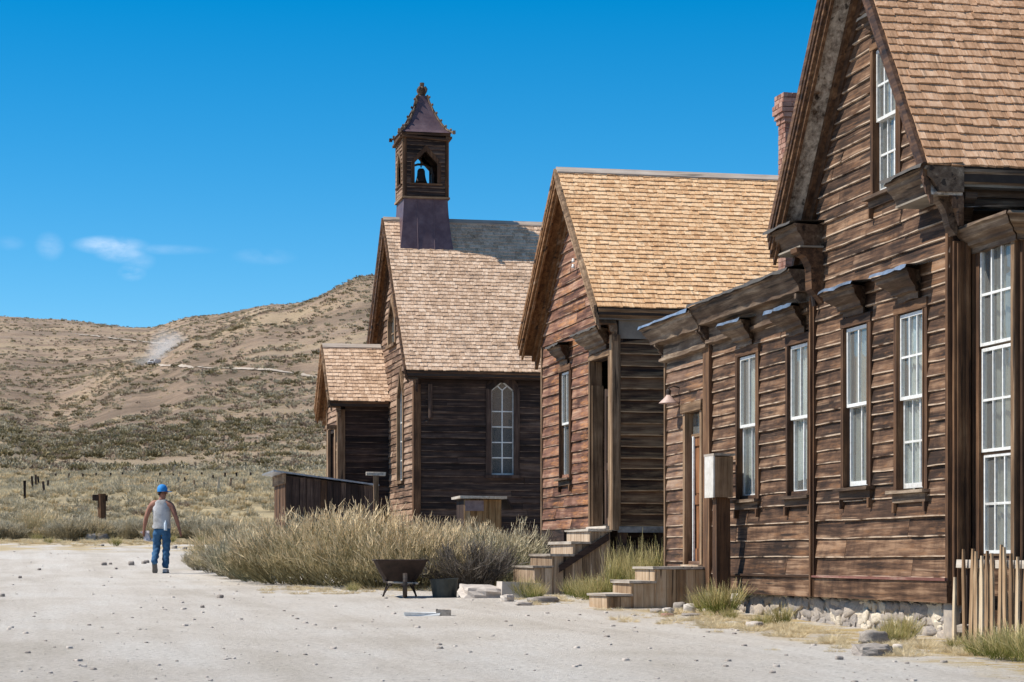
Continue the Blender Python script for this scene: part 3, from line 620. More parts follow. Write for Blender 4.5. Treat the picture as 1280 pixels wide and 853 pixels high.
# windows of the front
window(h1, f1, wA, Z1(936, 534), 2, hood=(.27, .28, .02), cur=[(0, .4, 0, 1, 'blind'), (.42, 1, .0, 1, 'curtain')], label='window with a light curtain drawn to one side')
window(h1, f1, wB, Z1(1000, 524), 2, hood=(.27, .28, .03), cur=[(.0, .52, .0, 1, 'blind'), (.55, 1, .1, 1, 'curtain')])
window(h1, f1, w3, Z1(1072, 508), 2, hood=(.27, .28, .04), cur=[(0, .45, 0, 1, 'curtain'), (.5, 1, 0, 1, 'blind')])
window(h1, f1, w4, Z1(1140, 499), 3, (2, 2), hood=(.27, .28, .04), cur=[(0, 1, .0, 1, 'curtain')], label='window with three columns of small panes')
window(h1, f1, wU, Z1(1108, 148), 3, (2, 2), hood=(.16, .22, .0), cur=[(0, 1, 0, 1, 'blind')], label='tall gable window with three columns of small panes')
# door of the wing
dm = MB(); fbox(dm, f1, dr[0]-.085, dr[0], dr[2]-.01, dr[3]+.01, -.10, .06, .004); fbox(dm, f1, dr[1], dr[1]+.085, dr[2]-.01, dr[3]+.01, -.10, .06, .004)
dfr = dm.build('door_frame', M['tan_z'], h1)
part('head_board', f1, dr[0]-.12, dr[1]+.11, dr[3]+.012, dr[3]+.13, -.05, .085, M['tan_y'], dfr)
part('threshold', f1, dr[0]-.06, dr[1]+.06, dr[2]-.05, dr[2]-.012, -.10, .10, M['step'], dfr)
d0 = MB(); fbox(d0, f1, dr[0], dr[0]+.1, dr[2], dr[3]-.32, -.085, -.045); fbox(d0, f1, dr[1]-.1, dr[1], dr[2], dr[3]-.32, -.085, -.045)
for a, b in ((0, .2), (.78, .9), (1.55, 1.68)): fbox(d0, f1, dr[0]+.1, dr[1]-.1, dr[2]+a, dr[2]+b, -.085, -.047)
fbox(d0, f1, dr[0]+.1, dr[1]-.1, dr[2]+.2, dr[2]+1.6, -.08, -.065)
dd = d0.build('door', M['door'], h1)
part('door_panel', f1, dr[0]+.12, dr[1]-.12, dr[2]+.93, dr[2]+1.52, -.064, -.056, M['door'], dd)
part('stop_strip', f1, dr[1]-.13, dr[1]-.09, dr[2], dr[3]-.3, -.044, -.02, M['white'], dd)
tr = MB(); fbox(tr, f1, dr[0], dr[1], dr[3]-.31, dr[3]-.27, -.085, -.03); tr.build('transom_bar', M['tan_y'], dfr)
g = MB(); fbox(g, f1, dr[0], dr[1], dr[3]-.27, dr[3], -.06, -.056); g.build('pane', M['glass'], dfr)
g = MB(); fbox(g, f1, dr[0], dr[1], dr[3]-.3, dr[3], -.13, -.125); g.build('blind', M['curtain'], dfr)
# wing cornice
zct = 3.22
prof = [(0, 0), (.33, .0), (.34, .03), (.31, .045), (.30, .08), (.23, .17), (.22, .20), (.215, .235), (.09, .25), (.085, .42), (.12, .43), (.12, .47), (.03, .49), (.03, .58), (0, .58)]
mould(f1, yl-.0, pw[0]+.02, zct, prof, (0, 0)).build('cornice', M['crown'], h1)
mould(f1, pw[0]+.025, ye+.24, zct-.04, prof, (0, 1)).build('cornice', M['crown'], h1, label='stepped down end of the cornice over the side door')
bk = lambda y, w, zt, h, p, mat='crown': [MB().prism([(0, 0), (p, 0), (p, -.06), (p*.75, -.10), (p*.7, -h*.45), (p*.3, -h*.7), (p*.25, -h), (0, -h)], lambda a, b, t: (X1-a, t, zt+b), y, y+w).build('bracket', M[mat], h1)]
for y in (pw[0]-.03, pw[0]+.12, ye-.1, yl+.12): bk(y, .07, zct-.25, .30, .20)
sheet(f1, yl+.02, pw[0]+.05, zct+.004, .33, .10, 18).build('flashing', M['tar'], h1)
sheet(f1, pw[0]+.06, ye+.24, zct-.036, .34, .12, 9).build('flashing', M['tin'], h1)
rf = MB(); rf.hexa([(X1-.1, yl, zct+.03), (15, yl, zct+.35), (15, ye+.25, zct+.35), (X1-.1, ye+.25, zct+.03)], [(X1-.1, yl, zct+.08), (15, yl, zct+.42), (15, ye+.25, zct+.42), (X1-.1, ye+.25, zct+.08)]); rf.build('wing_roof', M['tar'], h1)
ew = MB(); ew.box(X1+.14, 15, ye-.12, ye-.01, zb1, zct+.03); ew.build('end_wall', M['dark_x'], h1)
bwl = MB(); bwl.box(14.9, 15, yc, ye-.12, zb1, zct); bwl.build('back_wall', M['dark_y'], h1)
fl = MB(); fl.box(X1+.14, 14.9, yc+.15, ye-.14, zb1+.05, zb1+.12); fl.build('floor', M['inside'], h1)
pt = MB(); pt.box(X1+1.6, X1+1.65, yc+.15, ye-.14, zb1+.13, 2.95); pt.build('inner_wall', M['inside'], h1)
# near side wall
f1s = FY(yc)
shell(h1, 'side_wall', f1s, X1, 15, zb1, [(X1, 3.5), (15, 3.5)], [], M['dark_x'])
siding(bpy.data.objects['side_wall'], f1s, M['sid_x'], zb1+.02, rows(26, .149), lambda z: (X1+.19, X1+.30) if z > 0 else (X1+.19, X1+.3))
pc = MB(); fbox(pc, f1s, X1-.0, X1+.17, zb1-.02, 3.02, -.01, .05, .003); fbox(pc, f1s, X1+.03, X1+.06, zb1-.02, 3.0, .051, .07, .002); fbox(pc, f1s, X1+.11, X1+.14, zb1-.02, 3.0, .051, .07, .002)
pc.build('corner_post', M['trim_z'], h1)
# roof
gable_roof(h1, RX1, 15.4, yn1, yr1, yf1, ze1, zr1, M['sh1'], .112, 290, Xmax=10.1)
rake(h1, RX1, X1, yn1, ze1, yr1, zr1, M['fasc1'], M['paint'], .17); rake(h1, RX1, X1, yf1, ze1, yr1, zr1, M['fasc1'], M['paint'], .17)
fe = FY(yn1)
eave(h1, fe, RX1+.02, 15.4, ze1-.03, .22, .14, M['crown_x'], M['soff'])
part('frieze', f1s, X1+.01, 15, ze1-.55, ze1-.17, .0, .03, M['crown_x'], h1)
part('frieze_moulding', f1s, X1+.01, 15, ze1-.26, ze1-.19, .031, .07, M['crown_x'], h1)
# cornice returns and brackets
for (a, b, m_) in ((yn1-.03, 20.62, (1, 1)), (23.22, yf1+.05, (1, 1))):
    ret = [(0, 0), (.38, 0), (.39, .03), (.36, .045), (.355, .09), (.31, .13), (.27, .19), (.26, .235), (0, .235)]
    mould(f1, a, b, ze1-.02, ret, (0, 0) if a < 20 else (.3, 0)).build('cornice_return', M['crown'], h1)
    mb = MB(); fbox(mb, f1, a+.06, b-.08, ze1-.275, ze1-.256, -.01, .30); mb.build('soffit', M['soff'], h1)
    sheet(f1, a, b, ze1-.016, .41, .04, 6).build('flashing', M['tar'], h1)
MB().prism([(0, 0), (.34, 0), (.33, -.05), (.22, -.10), (.17, -.2), (.16, -.45), (.02, -.62), (0, -.62)], lambda a, b, t: (X1-a, t, ze1-.277+b), 23.30, 23.50).build('bracket', M['trim_y'], h1)
MB().prism([(0, 0), (.20, 0), (.19, -.04), (.15, -.08), (.11, -.16), (.08, -.28), (.02, -.36), (0, -.36)], lambda a, b, t: (X1-a, t, ze1-.277+b), yc-.13, yc-.0).build('bracket', M['crown'], h1)
MB().prism([(0, 0), (.2, 0), (.19, -.05), (.12, -.10), (.08, -.2), (.02, -.32), (0, -.32)], lambda a, b, t: (t, yc-.051-a, ze1-.25+b), X1+.03, X1+.15).build('bracket', M['crown_x'], h1)
# downspout stub by the wing joint and the white wire on the wall
MB().tube([(X1-.11, yl-.12, 3.35), (X1-.10, yl-.12, 3.0), (X1-.07, yl-.12, 2.8)], .03).build('downpipe', M['rust'], h1)
# bay window on the near side wall
XB = 8.85; fb = FX(XB); b1, b0 = Y1(1218, XB), Y1(1273, XB)-.05
zB = lambda px, py: PX(px, py, XB)[1]
bg0, bg1 = Y1(1266, XB)-.05, Y1(1229, XB)
zt_, zr1_, zr2_, zbt = zB(1247, 300), zB(1247, 430), zB(1247, 564), zB(1247, 692)
by = shell(h1, 'bay', fb, b0, b1, -.75, [(b0, 2.98), (b1, 2.98)], [(bg0, bg1, zbt, zt_)], M['dark_y'])
bt = MB(); fbox(bt, fb, bg1, bg1+.08, zbt-.05, zt_+.02, -.1, .045, .002); fbox(bt, fb, bg0-.10, bg0, -.7, zt_+.02, -.1, .045, .002); fbox(bt, fb, bg1+.10, bg1+.16, -.72, zt_+.02, -.01, .06, .002)
bt.build('casing', M['trim_z'], by)
bt = MB(); fbox(bt, fb, bg0-.1, bg0-.03, -.7, zt_+.02, .046, .058, .002); bt.build('casing', M['tan_z'], by)
part('head_board', fb, b0, b1, zt_+.025, zt_+.2, -.01, .05, M['trim_y'], by); part('apron', fb, bg0, bg1, -.7, zbt-.06, -.01, .03, M['sid_y'], by)
for (za, zb_, n_, lab) in ((zr1_, zt_, .015, 0), (zr2_, zr1_, .0, 0), (zbt, zr2_, -.02, 0)):
    sash(by, fb, bg0, bg1, za, zb_-(0 if za == zr1_ else .02), 3, 2, n_, M['white'], rail=.03)
    part('meeting_rail', fb, bg0, bg1, za-.025, za-.001, -.07, .0, M['tan_y'], by, .002)
curtain(by, fb, bg0, bg1, zbt, zt_, -.12, M['blind']); curtain(by, fb, bg0+.02, bg0+.25, zbt, zt_, -.09, M['curtain'])
mould(fb, b0-.22, b1+.03, 3.14, [(0, 0), (.24, 0), (.25, .03), (.22, .05), (.19, .10), (.13, .14), (.12, .17), (.07, .19), (.07, .24), (0, .24)], (1, 0)).build('cornice', M['crown'], by)
fbs = FY(b0)
shell(h1, 'bay_side', fbs, XB, 11.2, -.75, [(XB, 2.98), (11.2, 2.98)], [(XB+.35, XB+1.15, zbt, zt_)], M['dark_x'])
bs = bpy.data.objects['bay_side']
mould(fbs, XB-.25, 11.4, 3.14, [(0, 0), (.22, 0), (.25, .03), (.22, .05), (.19, .10), (.13, .14), (.12, .17), (.07, .19), (.07, .24), (0, .24)], (1, 1)).build('cornice', M['crown_x'], bs)
part('casing', fbs, XB, XB+.3, -.7, 2.9, -.01, .03, M['trim_z'], bs); part('casing', fbs, XB+1.2, XB+1.4, -.7, 2.9, -.01, .03, M['trim_z'], bs)
for (za, zb_) in ((zr1_, zt_), (zr2_, zr1_), (zbt, zr2_)): sash(bs, fbs, XB+.35, XB+1.15, za, zb_, 3, 2, -.03, M['white'])
curtain(bs, fbs, XB+.35, XB+1.15, zbt, zt_, -.16, M['blind'])
be = MB(); be.box(11.2, 11.3, b0, yc-.02, -.75, 2.98); be.box(XB+.14, 11.2, b0+.15, yc-.02, 2.98, 3.03); be.build('bay_end', M['dark_x'], h1)
mb = MB(); vs = []; nx, ny = 16, 7
for a in range(ny):
    for b in range(nx): vs.append((XB-.24+2.6*b/(nx-1), b0-.24+(yc-.05-b0+.24)*a/(ny-1), 3.16+.16*a/(ny-1)+random.uniform(0, .03)))
mb.add(vs, [(a*nx+b, a*nx+b+1, (a+1)*nx+b+1, (a+1)*nx+b) for a in range(ny-1) for b in range(nx-1)]); mb.build('bay_roof', M['tin'], h1)
# chimney
cx, cy = PD(990, 200, 31).x, PD(990, 200, 31).y; ctop = (700-120)/F_*31
def chimney(root, x, y, z0, z1, w=.30):
    core = MB(); core.box(x-w/2+.012, x+w/2-.012, y-w/2+.012, y+w/2-.012, z0, z1-.02); ch = core.build('chimney', M['mortar'], root)
    mb = MB(); h = .068; z = z0; k = 0
    while z < z1-.01:
        t = (z1-z)/h; o = .0 if t > 6 else (.02 if t > 5 else (.045 if t > 4 else (.065 if t > 2 else .04)))
        W_ = w+2*o; nb = 2 if k % 2 else 3
        for side in range(4):
            for b in range(nb):
                a0 = -W_/2+W_*b/nb+.004; a1 = -W_/2+W_*(b+1)/nb-.004; q = random.uniform(-.004, .004)
                lo, hi = W_/2-.07, W_/2+q
                if side == 0: c = (a0, a1, -hi, -lo)
                elif side == 1: c = (a0, a1, lo, hi)
                elif side == 2: c = (-hi, -lo, a0, a1)
                else: c = (lo, hi, a0, a1)
                mb.box(x+c[0], x+c[1], y+c[2], y+c[3], z+.004, z+h-.006, .002, random.random())
        z += h; k += 1
    mb.build('bricks', M['brick'], ch, kind='stuff'); return ch
chimney(h1, cx, cy, 3.1, ctop)
# foundation: loose stones in cream lime
fz0, fz1 = -1.0, zb1-.005
fd = MB(); fbox(fd, f1, yc, Y1(915), fz0, fz1, -.30, -.085, .0); fnd = fd.build('foundation', M['lime'], h1)
def rockmesh(seed, mat, flat=1., sub=1):
    r = random.Random(seed); bm = bmesh.new(); bmesh.ops.create_cube(bm, size=1); bmesh.ops.subdivide_edges(bm, edges=bm.edges, cuts=sub, use_grid_fill=True)
    for v in bm.verts:
        c = v.co; l = c.length; v.co = c*(.62+.38*(.55/l))*(1+r.uniform(-.13, .13)); v.co.z *= flat
    me = bpy.data.meshes.new('stone'); bmesh.ops.smooth_vert(bm, verts=bm.verts, factor=.35); bm.to_mesh(me); bm.free(); me.materials.append(mat); me.polygons.foreach_set('use_smooth', [r.random() < .75]*len(me.polygons)); return me
FS = [rockmesh(s, M['stone'], 1, 2) for s in range(6)]; FL = [rockmesh(s+50, M['lime'], 1, 2) for s in range(4)]
y = yc+.02
while y < Y1(918):
    z = fz1-.02
    while z > -.95:
        w, h = random.uniform(.10, .30), random.uniform(.07, .15)
        me_ = random.choice(FL) if (y < Y1(1030) and random.random() < .25) else random.choice(FS)
        o = link('stone', me_, fnd, (X1+.10+random.uniform(-.02, .02), y+w/2+random.uniform(-.03, .03), z-h/2), (random.uniform(-.3, .3), random.uniform(-.2, .2), random.uniform(-.2, .2))); o.scale = (.085, w*1.15, h*1.15)
        z -= h*.98
    y += random.uniform(.13, .22)
# lime smeared over the near half of the footing
mb = MB(); nu, nv = 60, 8; vs = []
ya, yb = yc+.01, Y1(1030)
for a in range(nv):
    for b in range(nu):
        u = ya+(yb-ya)*b/(nu-1); z = fz1-.03-(fz1+.98)*a/(nv-1); vs.append((X1+.092+float(fbm(np.array([u*5.]), np.array([z*7.]), 4, 2)[0])*.17, u, z+random.uniform(-.01, .01)))
mb.add(vs, [(a*nu+b, a*nu+b+1, (a+1)*nu+b+1, (a+1)*nu+b) for a in range(nv-1) for b in range(nu-1)]); mb.build('lime_coat', M['lime'], fnd)
fs2 = MB(); fs2.box(X1, 15, yc-.0, yc+.2, -1.1, zb1); fs2.build('side_footing', M['stone'], h1)

# ================================================================== HOUSE 2
f2 = f1; y2n, y2f = Y1(768), Y1(679.5); RX2 = 8.30
h2 = empty('wooden_house', (X1, y2n, -.45), 'middle reddish brown gabled house with golden shingle roof and plank steps to an open door', 'house')
ye2n, yr2, ye2f = (33.2-SN*RX2)/CN, (35.72-SN*RX2)/CN, (38.35-SN*RX2)/CN; ze2, zr2 = 3.76, 6.22; tan2 = (zr2-ze2)/(yr2-ye2n)
zf2 = Z1(720, 661)
rl2 = lambda y: zr2-abs(y-yr2)*tan2-.26
w2 = (Y1(713.5)-.08, Y1(703.5), Z1(712, 596), Z1(704, 467)); d2 = (Y1(764), Y1(741), Z1(760, 656), Z1(742, 453))
shell(h2, 'front_wall', f2, y2n, y2f, zf2, [(y2n, rl2(y2n)), (yr2, rl2(yr2)), (y2f, rl2(y2f))], [hole(w2), hole(d2)], M['dark_y'])
fw2 = bpy.data.objects['front_wall']
siding(fw2, f2, M['red_y'], zf2, rows(60, .172), lambda z: (max(y2n, yr2-(zr2-.36-z)/tan2), min(y2f-.05, yr2+(zr2-.36-z)/tan2)) if z < zr2-.4 else (0, 0), [bh(w2, .08), bh(d2, .08)], maxlen=2.6, rough=.8)
part('skirting_or_shade_backing', f2, Y1(707), y2f, zf2-.36, zf2-.01, -.02, .03, M['step'] if 0 else M['dark_y'], h2); part('skirting_or_shade_backing', f2, Y1(707), y2f, zf2-.72, zf2-.37, -.02, .025, M['dark_y'], h2)
part('corner_board', f2, y2f-.05, y2f, zf2-.6, 3.6, -.02, .05, M['tan_z'], h2)
part('corner_board', f2, y2n-.001, y2n+.085, zf2-.05, 3.35, -.01, .05, M['tan_z'], h2)
window(h2, f2, w2, Z1(708, 531), 2, cas=.08, hood=(.24, .30, .03), cur=[(0, .6, 0, 1, 'blind')], casn=.05)
# recessed doorway
dm = MB(); fbox(dm, f2, d2[0]-.08, d2[0], d2[2]-.02, d2[3]+.01, -.15, .05, .003); df2 = dm.build('door_frame', M['tan_z'], h2)
part('jamb', f2, d2[1], d2[1]+.09, d2[2]-.02, d2[3]+.01, -.15, .05, M['tan_z'], df2)
part('head_board', f2, d2[0]-.08, d2[1]+.09, d2[3]+.012, d2[3]+.10, -.15, .055, M['tan_y'], df2)
mould(f2, d2[0]-.17, d2[1]+.2, d2[3]+.42, crownprof(.28, .31, .07)).build('hood', M['crown'], df2)
sheet(f2, d2[0]-.18, d2[1]+.2, d2[3]+.424, .28, .06).build('flashing', M['tar'], df2)
part('threshold', f2, d2[0]-.05, d2[1]+.05, d2[2]-.06, d2[2]-.022, -.15, .10, M['steptop'], df2)
sd = MB(); fbox(sd, f2, d2[0]+.01, d2[0]+.09, d2[2], d2[3]-.42, -.21, -.165); fbox(sd, f2, d2[1]-.20, d2[1]-.08, d2[2], d2[3]-.42, -.21, -.165)
for z in (0, .85, d2[3]-d2[2]-.54): fbox(sd, f2, d2[0]+.09, d2[1]-.2, d2[2]+z, d2[2]+z+.11, -.21, -.167)
dl = sd.build('door', M['dark_z'], h2)
g = MB(); fbox(g, f2, d2[0]+.09, d2[1]-.2, d2[2]+.1, d2[3]-.5, -.19, -.186); g.build('pane', M['glass'], dl)
g = MB(); fbox(g, f2, d2[0]+.05, d2[0]+.33, d2[2]+.05, d2[3]-.6, -.26, -.25); g.build('blind', M['curtain'], dl)
part('screen_door_edge', f2, d2[1]-.06, d2[1]-.02, d2[2], d2[3]-.36, -.15, .02, M['tan_z'], dl)
mb = MB()
for k, z in enumerate((Z1(723, 326), Z1(723, 333))): mb.lathe([(0, -.03), (.028, -.03), (.03, 0), (.018, .01), (.026, .03), (0, .035)], (X1-.08, Y1(723)+.01*k, z), 8)
mb.build('insulator', M['white'], h2, smooth=True)
# side wall, in shade
f2s = FY(y2n); xs1 = 15.5
shell(h2, 'side_wall', f2s, X1, xs1, zf2-.05, [(X1, 3.45), (xs1, 3.45)], [], M['dark_x'])
sw2 = [o for o in bpy.data.objects if o.name.startswith('side_wall')][-1]
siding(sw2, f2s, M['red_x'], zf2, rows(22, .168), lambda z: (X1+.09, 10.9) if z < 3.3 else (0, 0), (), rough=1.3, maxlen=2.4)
mb = MB(); fbox(mb, f2s, X1-.045, X1+.055, zf2-.05, 3.36, -.01, .052, .003); fbox(mb, f2s, X1+.056, X1+.085, zf2-.05, 3.35, -.01, .045, .003); mb.build('corner_board', M['tan_z'], h2)
part('sill_board', f2s, X1+.05, 10.9, zf2-.09, zf2-.0, -.01, .045, M['tin'], h2)
part('skirting_or_shade_backing', f2s, X1+.05, 10.9, zf2-.5, zf2-.28, -.08, -.04, M['dark_x'], h2)
MB().box(X1+.05, 12, y2n+.35, y2n+.42, -.7, zf2-.06).build('skirting_or_shade_backing', M['dark_x'], h2)  # dark backing added under the floor to stand for the shade there
for x in (8.7, 9.3): MB().box(x, x+.12, y2n+.1, y2n+.24, -.6, zf2-.06).build('pier', M['dark_z'], h2)
mb = MB(); mb.box(xs1-.1, xs1, y2n+.14, y2f, zf2, 3.4); mb.build('back_wall', M['dark_y'], h2)
mb = MB(); mb.box(X1+.14, xs1-.1, y2f-.12, y2f-.01, zf2, 3.4); mb.build('far_wall', M['dark_x'], h2)
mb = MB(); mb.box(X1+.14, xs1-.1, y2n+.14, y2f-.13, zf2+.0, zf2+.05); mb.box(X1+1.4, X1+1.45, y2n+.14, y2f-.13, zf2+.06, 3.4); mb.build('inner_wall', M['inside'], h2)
gable_roof(h2, RX2, 15.8, ye2n, yr2, ye2f, ze2, zr2, M['sh2'], .112, 290)
rake(h2, RX2, X1, ye2n, ze2, yr2, zr2, M['tan_y'], M['fasc2'], .20); rake(h2, RX2, X1, ye2f, ze2, yr2, zr2, M['fasc2'], M['fasc2'], .20)
eave(h2, FY(ye2n), RX2+.02, 15.8, ze2-.03, y2n-ye2n+.0, .14, M['tan_x'], M['soff'])
part('frieze', f2s, X1+.06, 12, 3.30, 3.58, .0, .03, M['soff'], h2)
part('frieze', f2, y2n, y2n+.5, 3.42, 3.60, .0, .03, M['fasc2'], h2)

# ================================================================== CHURCH
XC = 8.6; fc = FX(XC); RXC = 8.34; ych, yfar = Y1(519, XC), 55.4
church = empty('church', (XC, ych, .1), 'brown wooden church with purple brown belfry tower, pointed windows and shingled entrance porch', 'church')
yenc = (50.0-SN*RXC)/CN; yrc = 52.62; yefc = 55.95; zec, zrc = 4.25, 8.10; tnc = (zrc-zec)/(yrc-yenc); tfc = (zrc-zec)/(yefc-yrc)
rlc = lambda y: zrc-.3-(abs(y-yrc)*tnc if y < yrc else (y-yrc)*tfc)
lan = (51.15, 51.85, Z1(500, 602), Z1(502, 468)); rar = (52.3, 53.2, Z1(490, 432), Z1(492, 377))
shell(church, 'front_wall', fc, ych, yfar, .2, [(ych, rlc(ych)), (yrc, rlc(yrc)), (yfar, rlc(yfar))], [hole(lan), hole(rar)], M['dark_y'])
fwc = [o for o in bpy.data.objects if o.name.startswith('front_wall')][-1]
siding(fwc, fc, M['chu_y'], .3, rows(60, .145, .05), lambda z: (max(ych+.1, yrc-(zrc-.4-z)/tnc), min(yfar, yrc+(zrc-.4-z)/tfc)) if z < zrc-.5 else (0, 0), [bh(lan, .09), bh(rar, .09)], rough=.6)
part('corner_board', fc, ych, ych+.12, .2, 3.9, -.01, .045, M['trim_z'], church)
def lancet(root, fr, g, cols, nr, spring, smat, cmat, cas=.1):
    """pointed window: casing, sash bars, diamond head, one object per pane"""
    u0, u1, z0, z1 = g; um = (u0+u1)/2
    mb = MB(); fbox(mb, fr, u0-cas, u0, z0, spring+.03, -.08, .06, .002); fbox(mb, fr, u1, u1+cas, z0, spring+.03, -.08, .06, .002)
    w = mb.build('window', cmat, root); k = cas
    for s, ua in ((1, u0), (-1, u1)):
        m2 = MB(); m2.hexa([fr.p(ua-s*k, spring+.03, -.08), fr.p(um, z1+k*1.7, -.08), fr.p(um, z1+.0, -.08), fr.p(ua, spring, -.08)], [fr.p(ua-s*k, spring+.03, .062), fr.p(um, z1+k*1.7, .062), fr.p(um, z1+.0, .062), fr.p(ua, spring, .062)]); m2.build('head_board', cmat, w)
        m3 = MB(); m3.hexa([fr.p(ua-s*k, spring+.1, -.02), fr.p(um, z1+k*2.6, -.02), fr.p(um, z1+k*1.71, -.02), fr.p(ua-s*k, spring+.03, -.02)], [fr.p(ua-s*k, spring+.1, .03), fr.p(um, z1+k*2.6, .03), fr.p(um, z1+k*1.71, .03), fr.p(ua-s*k, spring+.03, .03)]); m3.build('head_board', cmat, w)
    part('sill', fr, u0-cas-.03, u1+cas+.03, z0-.07, z0-.001, -.08, .10, cmat, w, .002)
    b = .022; m4 = MB(); fbox(m4, fr, u0, u0+b, z0, spring, -.05, -.02); fbox(m4, fr, u1-b, u1, z0, spring, -.05, -.02); fbox(m4, fr, u0+b, u1-b, z0, z0+.04, -.05, -.02)
    for s, ua in ((1, u0), (-1, u1)): m4.hexa([fr.p(ua, spring, -.05), fr.p(um, z1, -.05), fr.p(um, z1-b*2, -.05), fr.p(ua, spring-b*1.6, -.05)], [fr.p(ua, spring, -.02), fr.p(um, z1, -.02), fr.p(um, z1-b*2, -.02), fr.p(ua, spring-b*1.6, -.02)])
    m4.build('sash', smat, w)
    hh = (z1-spring)
    if cols == 2:
        muntin(w, fr, (um, z0+.04), (um, spring), True, -.035, smat, .013)
        for s, ua in ((1, u0), (-1, u1)):
            q = MB(); e0 = (um, spring-.0); e1 = ((ua+um)/2, spring+hh*.5)
            q.hexa([fr.p(e0[0], e0[1]-.016, -.045), fr.p(e1[0], e1[1]-.016, -.045), fr.p(e1[0], e1[1]+.016, -.045), fr.p(e0[0], e0[1]+.016, -.045)], [fr.p(e0[0], e0[1]-.016, -.024), fr.p(e1[0], e1[1]-.016, -.024), fr.p(e1[0], e1[1]+.016, -.024), fr.p(e0[0], e0[1]+.016, -.024)]); q.build('muntin', smat, w)
    for r in range(1, nr):
        z = z0+.04+(spring-z0-.04)*r/nr*.93
        if r == nr//2+1: fbox(MB(), fr, 0, 0, 0, 0, 0, 0)
        muntin(w, fr, (u0+b, z), (u1-b, z), False, -.034, smat, .013)
    for c in range(cols):
        for r in range(nr):
            za = z0+.04+(spring-z0-.04)*r/nr*.93; zb = z0+.04+(spring-z0-.04)*(r+1)/nr*.93 if r < nr-1 else spring
            ua = u0+(u1-u0)*c/cols; ub = u0+(u1-u0)*(c+1)/cols; t = random.uniform(-.006, .006); q = MB()
            q.hexa([fr.p(ua, za, -.042+t), fr.p(ub, za, -.042-t), fr.p(ub, zb, -.042-t), fr.p(ua, zb, -.042+t)], [fr.p(ua, za, -.04+t), fr.p(ub, za, -.04-t), fr.p(ub, zb, -.04-t), fr.p(ua, zb, -.04+t)]); q.build('pane', M['glass'], w)
    q = MB(); q.prism([(u0, spring), (u1, spring), (um, z1)], lambda a, b_, t: fr.p(a, b_, t), -.042, -.04); q.build('pane', M['glass'], w)
    return w
lancet(church, fc, lan, 2, 4, lan[3]-.55, M['white'], M['tan_z'], .09)
q = lancet(church, fc, rar, 2, 2, rar[3]-.45, M['tan_z'], M['tan_z'], .1)
fcs = FY(ych)
wc = (PY(614, 600, ych)[0], PY(642, 600, ych)[0], PY(628, 594, ych)[1], PY(628, 476, ych)[1]); spr = PY(628, 488, ych)[1]-.0
shell(church, 'side_wall', fcs, XC, 17.5, .1, [(XC, 4.1), (17.5, 4.1)], [(wc[0]-.01, wc[1]+.01, wc[2], wc[3]-.05)], M['dark_x'])
swc = [o for o in bpy.data.objects if o.name.startswith('side_wall')][-1]
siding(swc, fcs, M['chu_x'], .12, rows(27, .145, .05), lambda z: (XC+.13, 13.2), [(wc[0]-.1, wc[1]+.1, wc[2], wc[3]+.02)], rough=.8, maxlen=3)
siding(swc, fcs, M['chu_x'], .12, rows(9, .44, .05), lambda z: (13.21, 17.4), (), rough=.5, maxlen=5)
mb = MB(); fbox(mb, fcs, XC-.045, XC+.12, .1, 3.95, -.01, .05, .003); mb.build('corner_board', M['trim_z'], church)
lancet(church, fcs, wc, 2, 5, spr, M['white'], M['dark_z'], .13)
MB().tube([(XC+.33, ych-.07, 3.95), (XC+.33, ych-.07, 3.2), (XC+.25, ych-.05, 3.1)], .05).build('downpipe', M['dark_z'], church)
gable_roof(church, RXC, 17.8, yenc, yrc, yefc, zec, zrc, M['sh3'], .118, 0)
rake(church, RXC, XC, yenc, zec, yrc, zrc, M['trim_y'], M['trim_y'], .15); rake(church, RXC, XC, yefc, zec, yrc, zrc, M['fasc1'], M['fasc2'], .26)
eave(church, FY(yenc), RXC+.02, 17.8, zec-.03, ych-yenc, .12, M['trim_x'], M['dark_x'])
mb = MB(); mb.box(17.4, 17.5, ych+.14, yfar, .1, 4.1); mb.box(XC+.14, 17.4, yfar-.12, yfar, .1, 4.1); mb.build('back_wall', M['dark_y'], church)
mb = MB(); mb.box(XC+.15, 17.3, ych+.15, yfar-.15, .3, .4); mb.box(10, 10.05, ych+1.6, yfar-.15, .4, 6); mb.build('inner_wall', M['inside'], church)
# entrance porch
XP = 7.38; ypn, ypf = 53.3, 55.3; RXP = 7.12; yep, yrp, yfp = 53.08, 54.38, 55.68; zep, zrp = 3.80, 5.24; tnp = (zrp-zep)/(yrp-yep)
fp = FX(XP); fps = FY(ypn)
rp = empty; vest = shell(church, 'porch_wall', fp, ypn, ypf, .2, [(ypn, 3.6), (yrp, zrp-.25), (ypf, 3.6)], [(53.75, 54.95, .9, 3.1)], M['dark_y'])
siding(vest, fp, M['chu_y'], .3, rows(40, .145, .05), lambda z: (max(ypn+.1, yrp-(zrp-.3-z)/tnp), min(ypf-.1, yrp+(zrp-.3-z)/tnp)) if z < zrp-.35 else (0, 0), [(53.7, 55.0, .9, 3.15)], rough=.6)
part('corner_board', fp, ypn, ypn+.13, .2, 3.65, -.01, .05, M['tan_z'], vest); part('corner_board', fp, ypf-.12, ypf, .2, 3.65, -.01, .05, M['tan_z'], vest)
part('porch_door', fp, 53.75, 54.95, .9, 3.1, -.12, -.07, M['trim_z'], vest); part('casing', fp, 53.62, 53.75, .6, 3.2, -.02, .06, M['tan_z'], vest); part('casing', fp, 54.95, 55.08, .6, 3.2, -.02, .06, M['tan_z'], vest)
part('bracket', fp, 53.35, 53.6, PD(411, 536, 53.5).z, PD(411, 531, 53.5).z, .05, .30, M['tan_y'], vest)
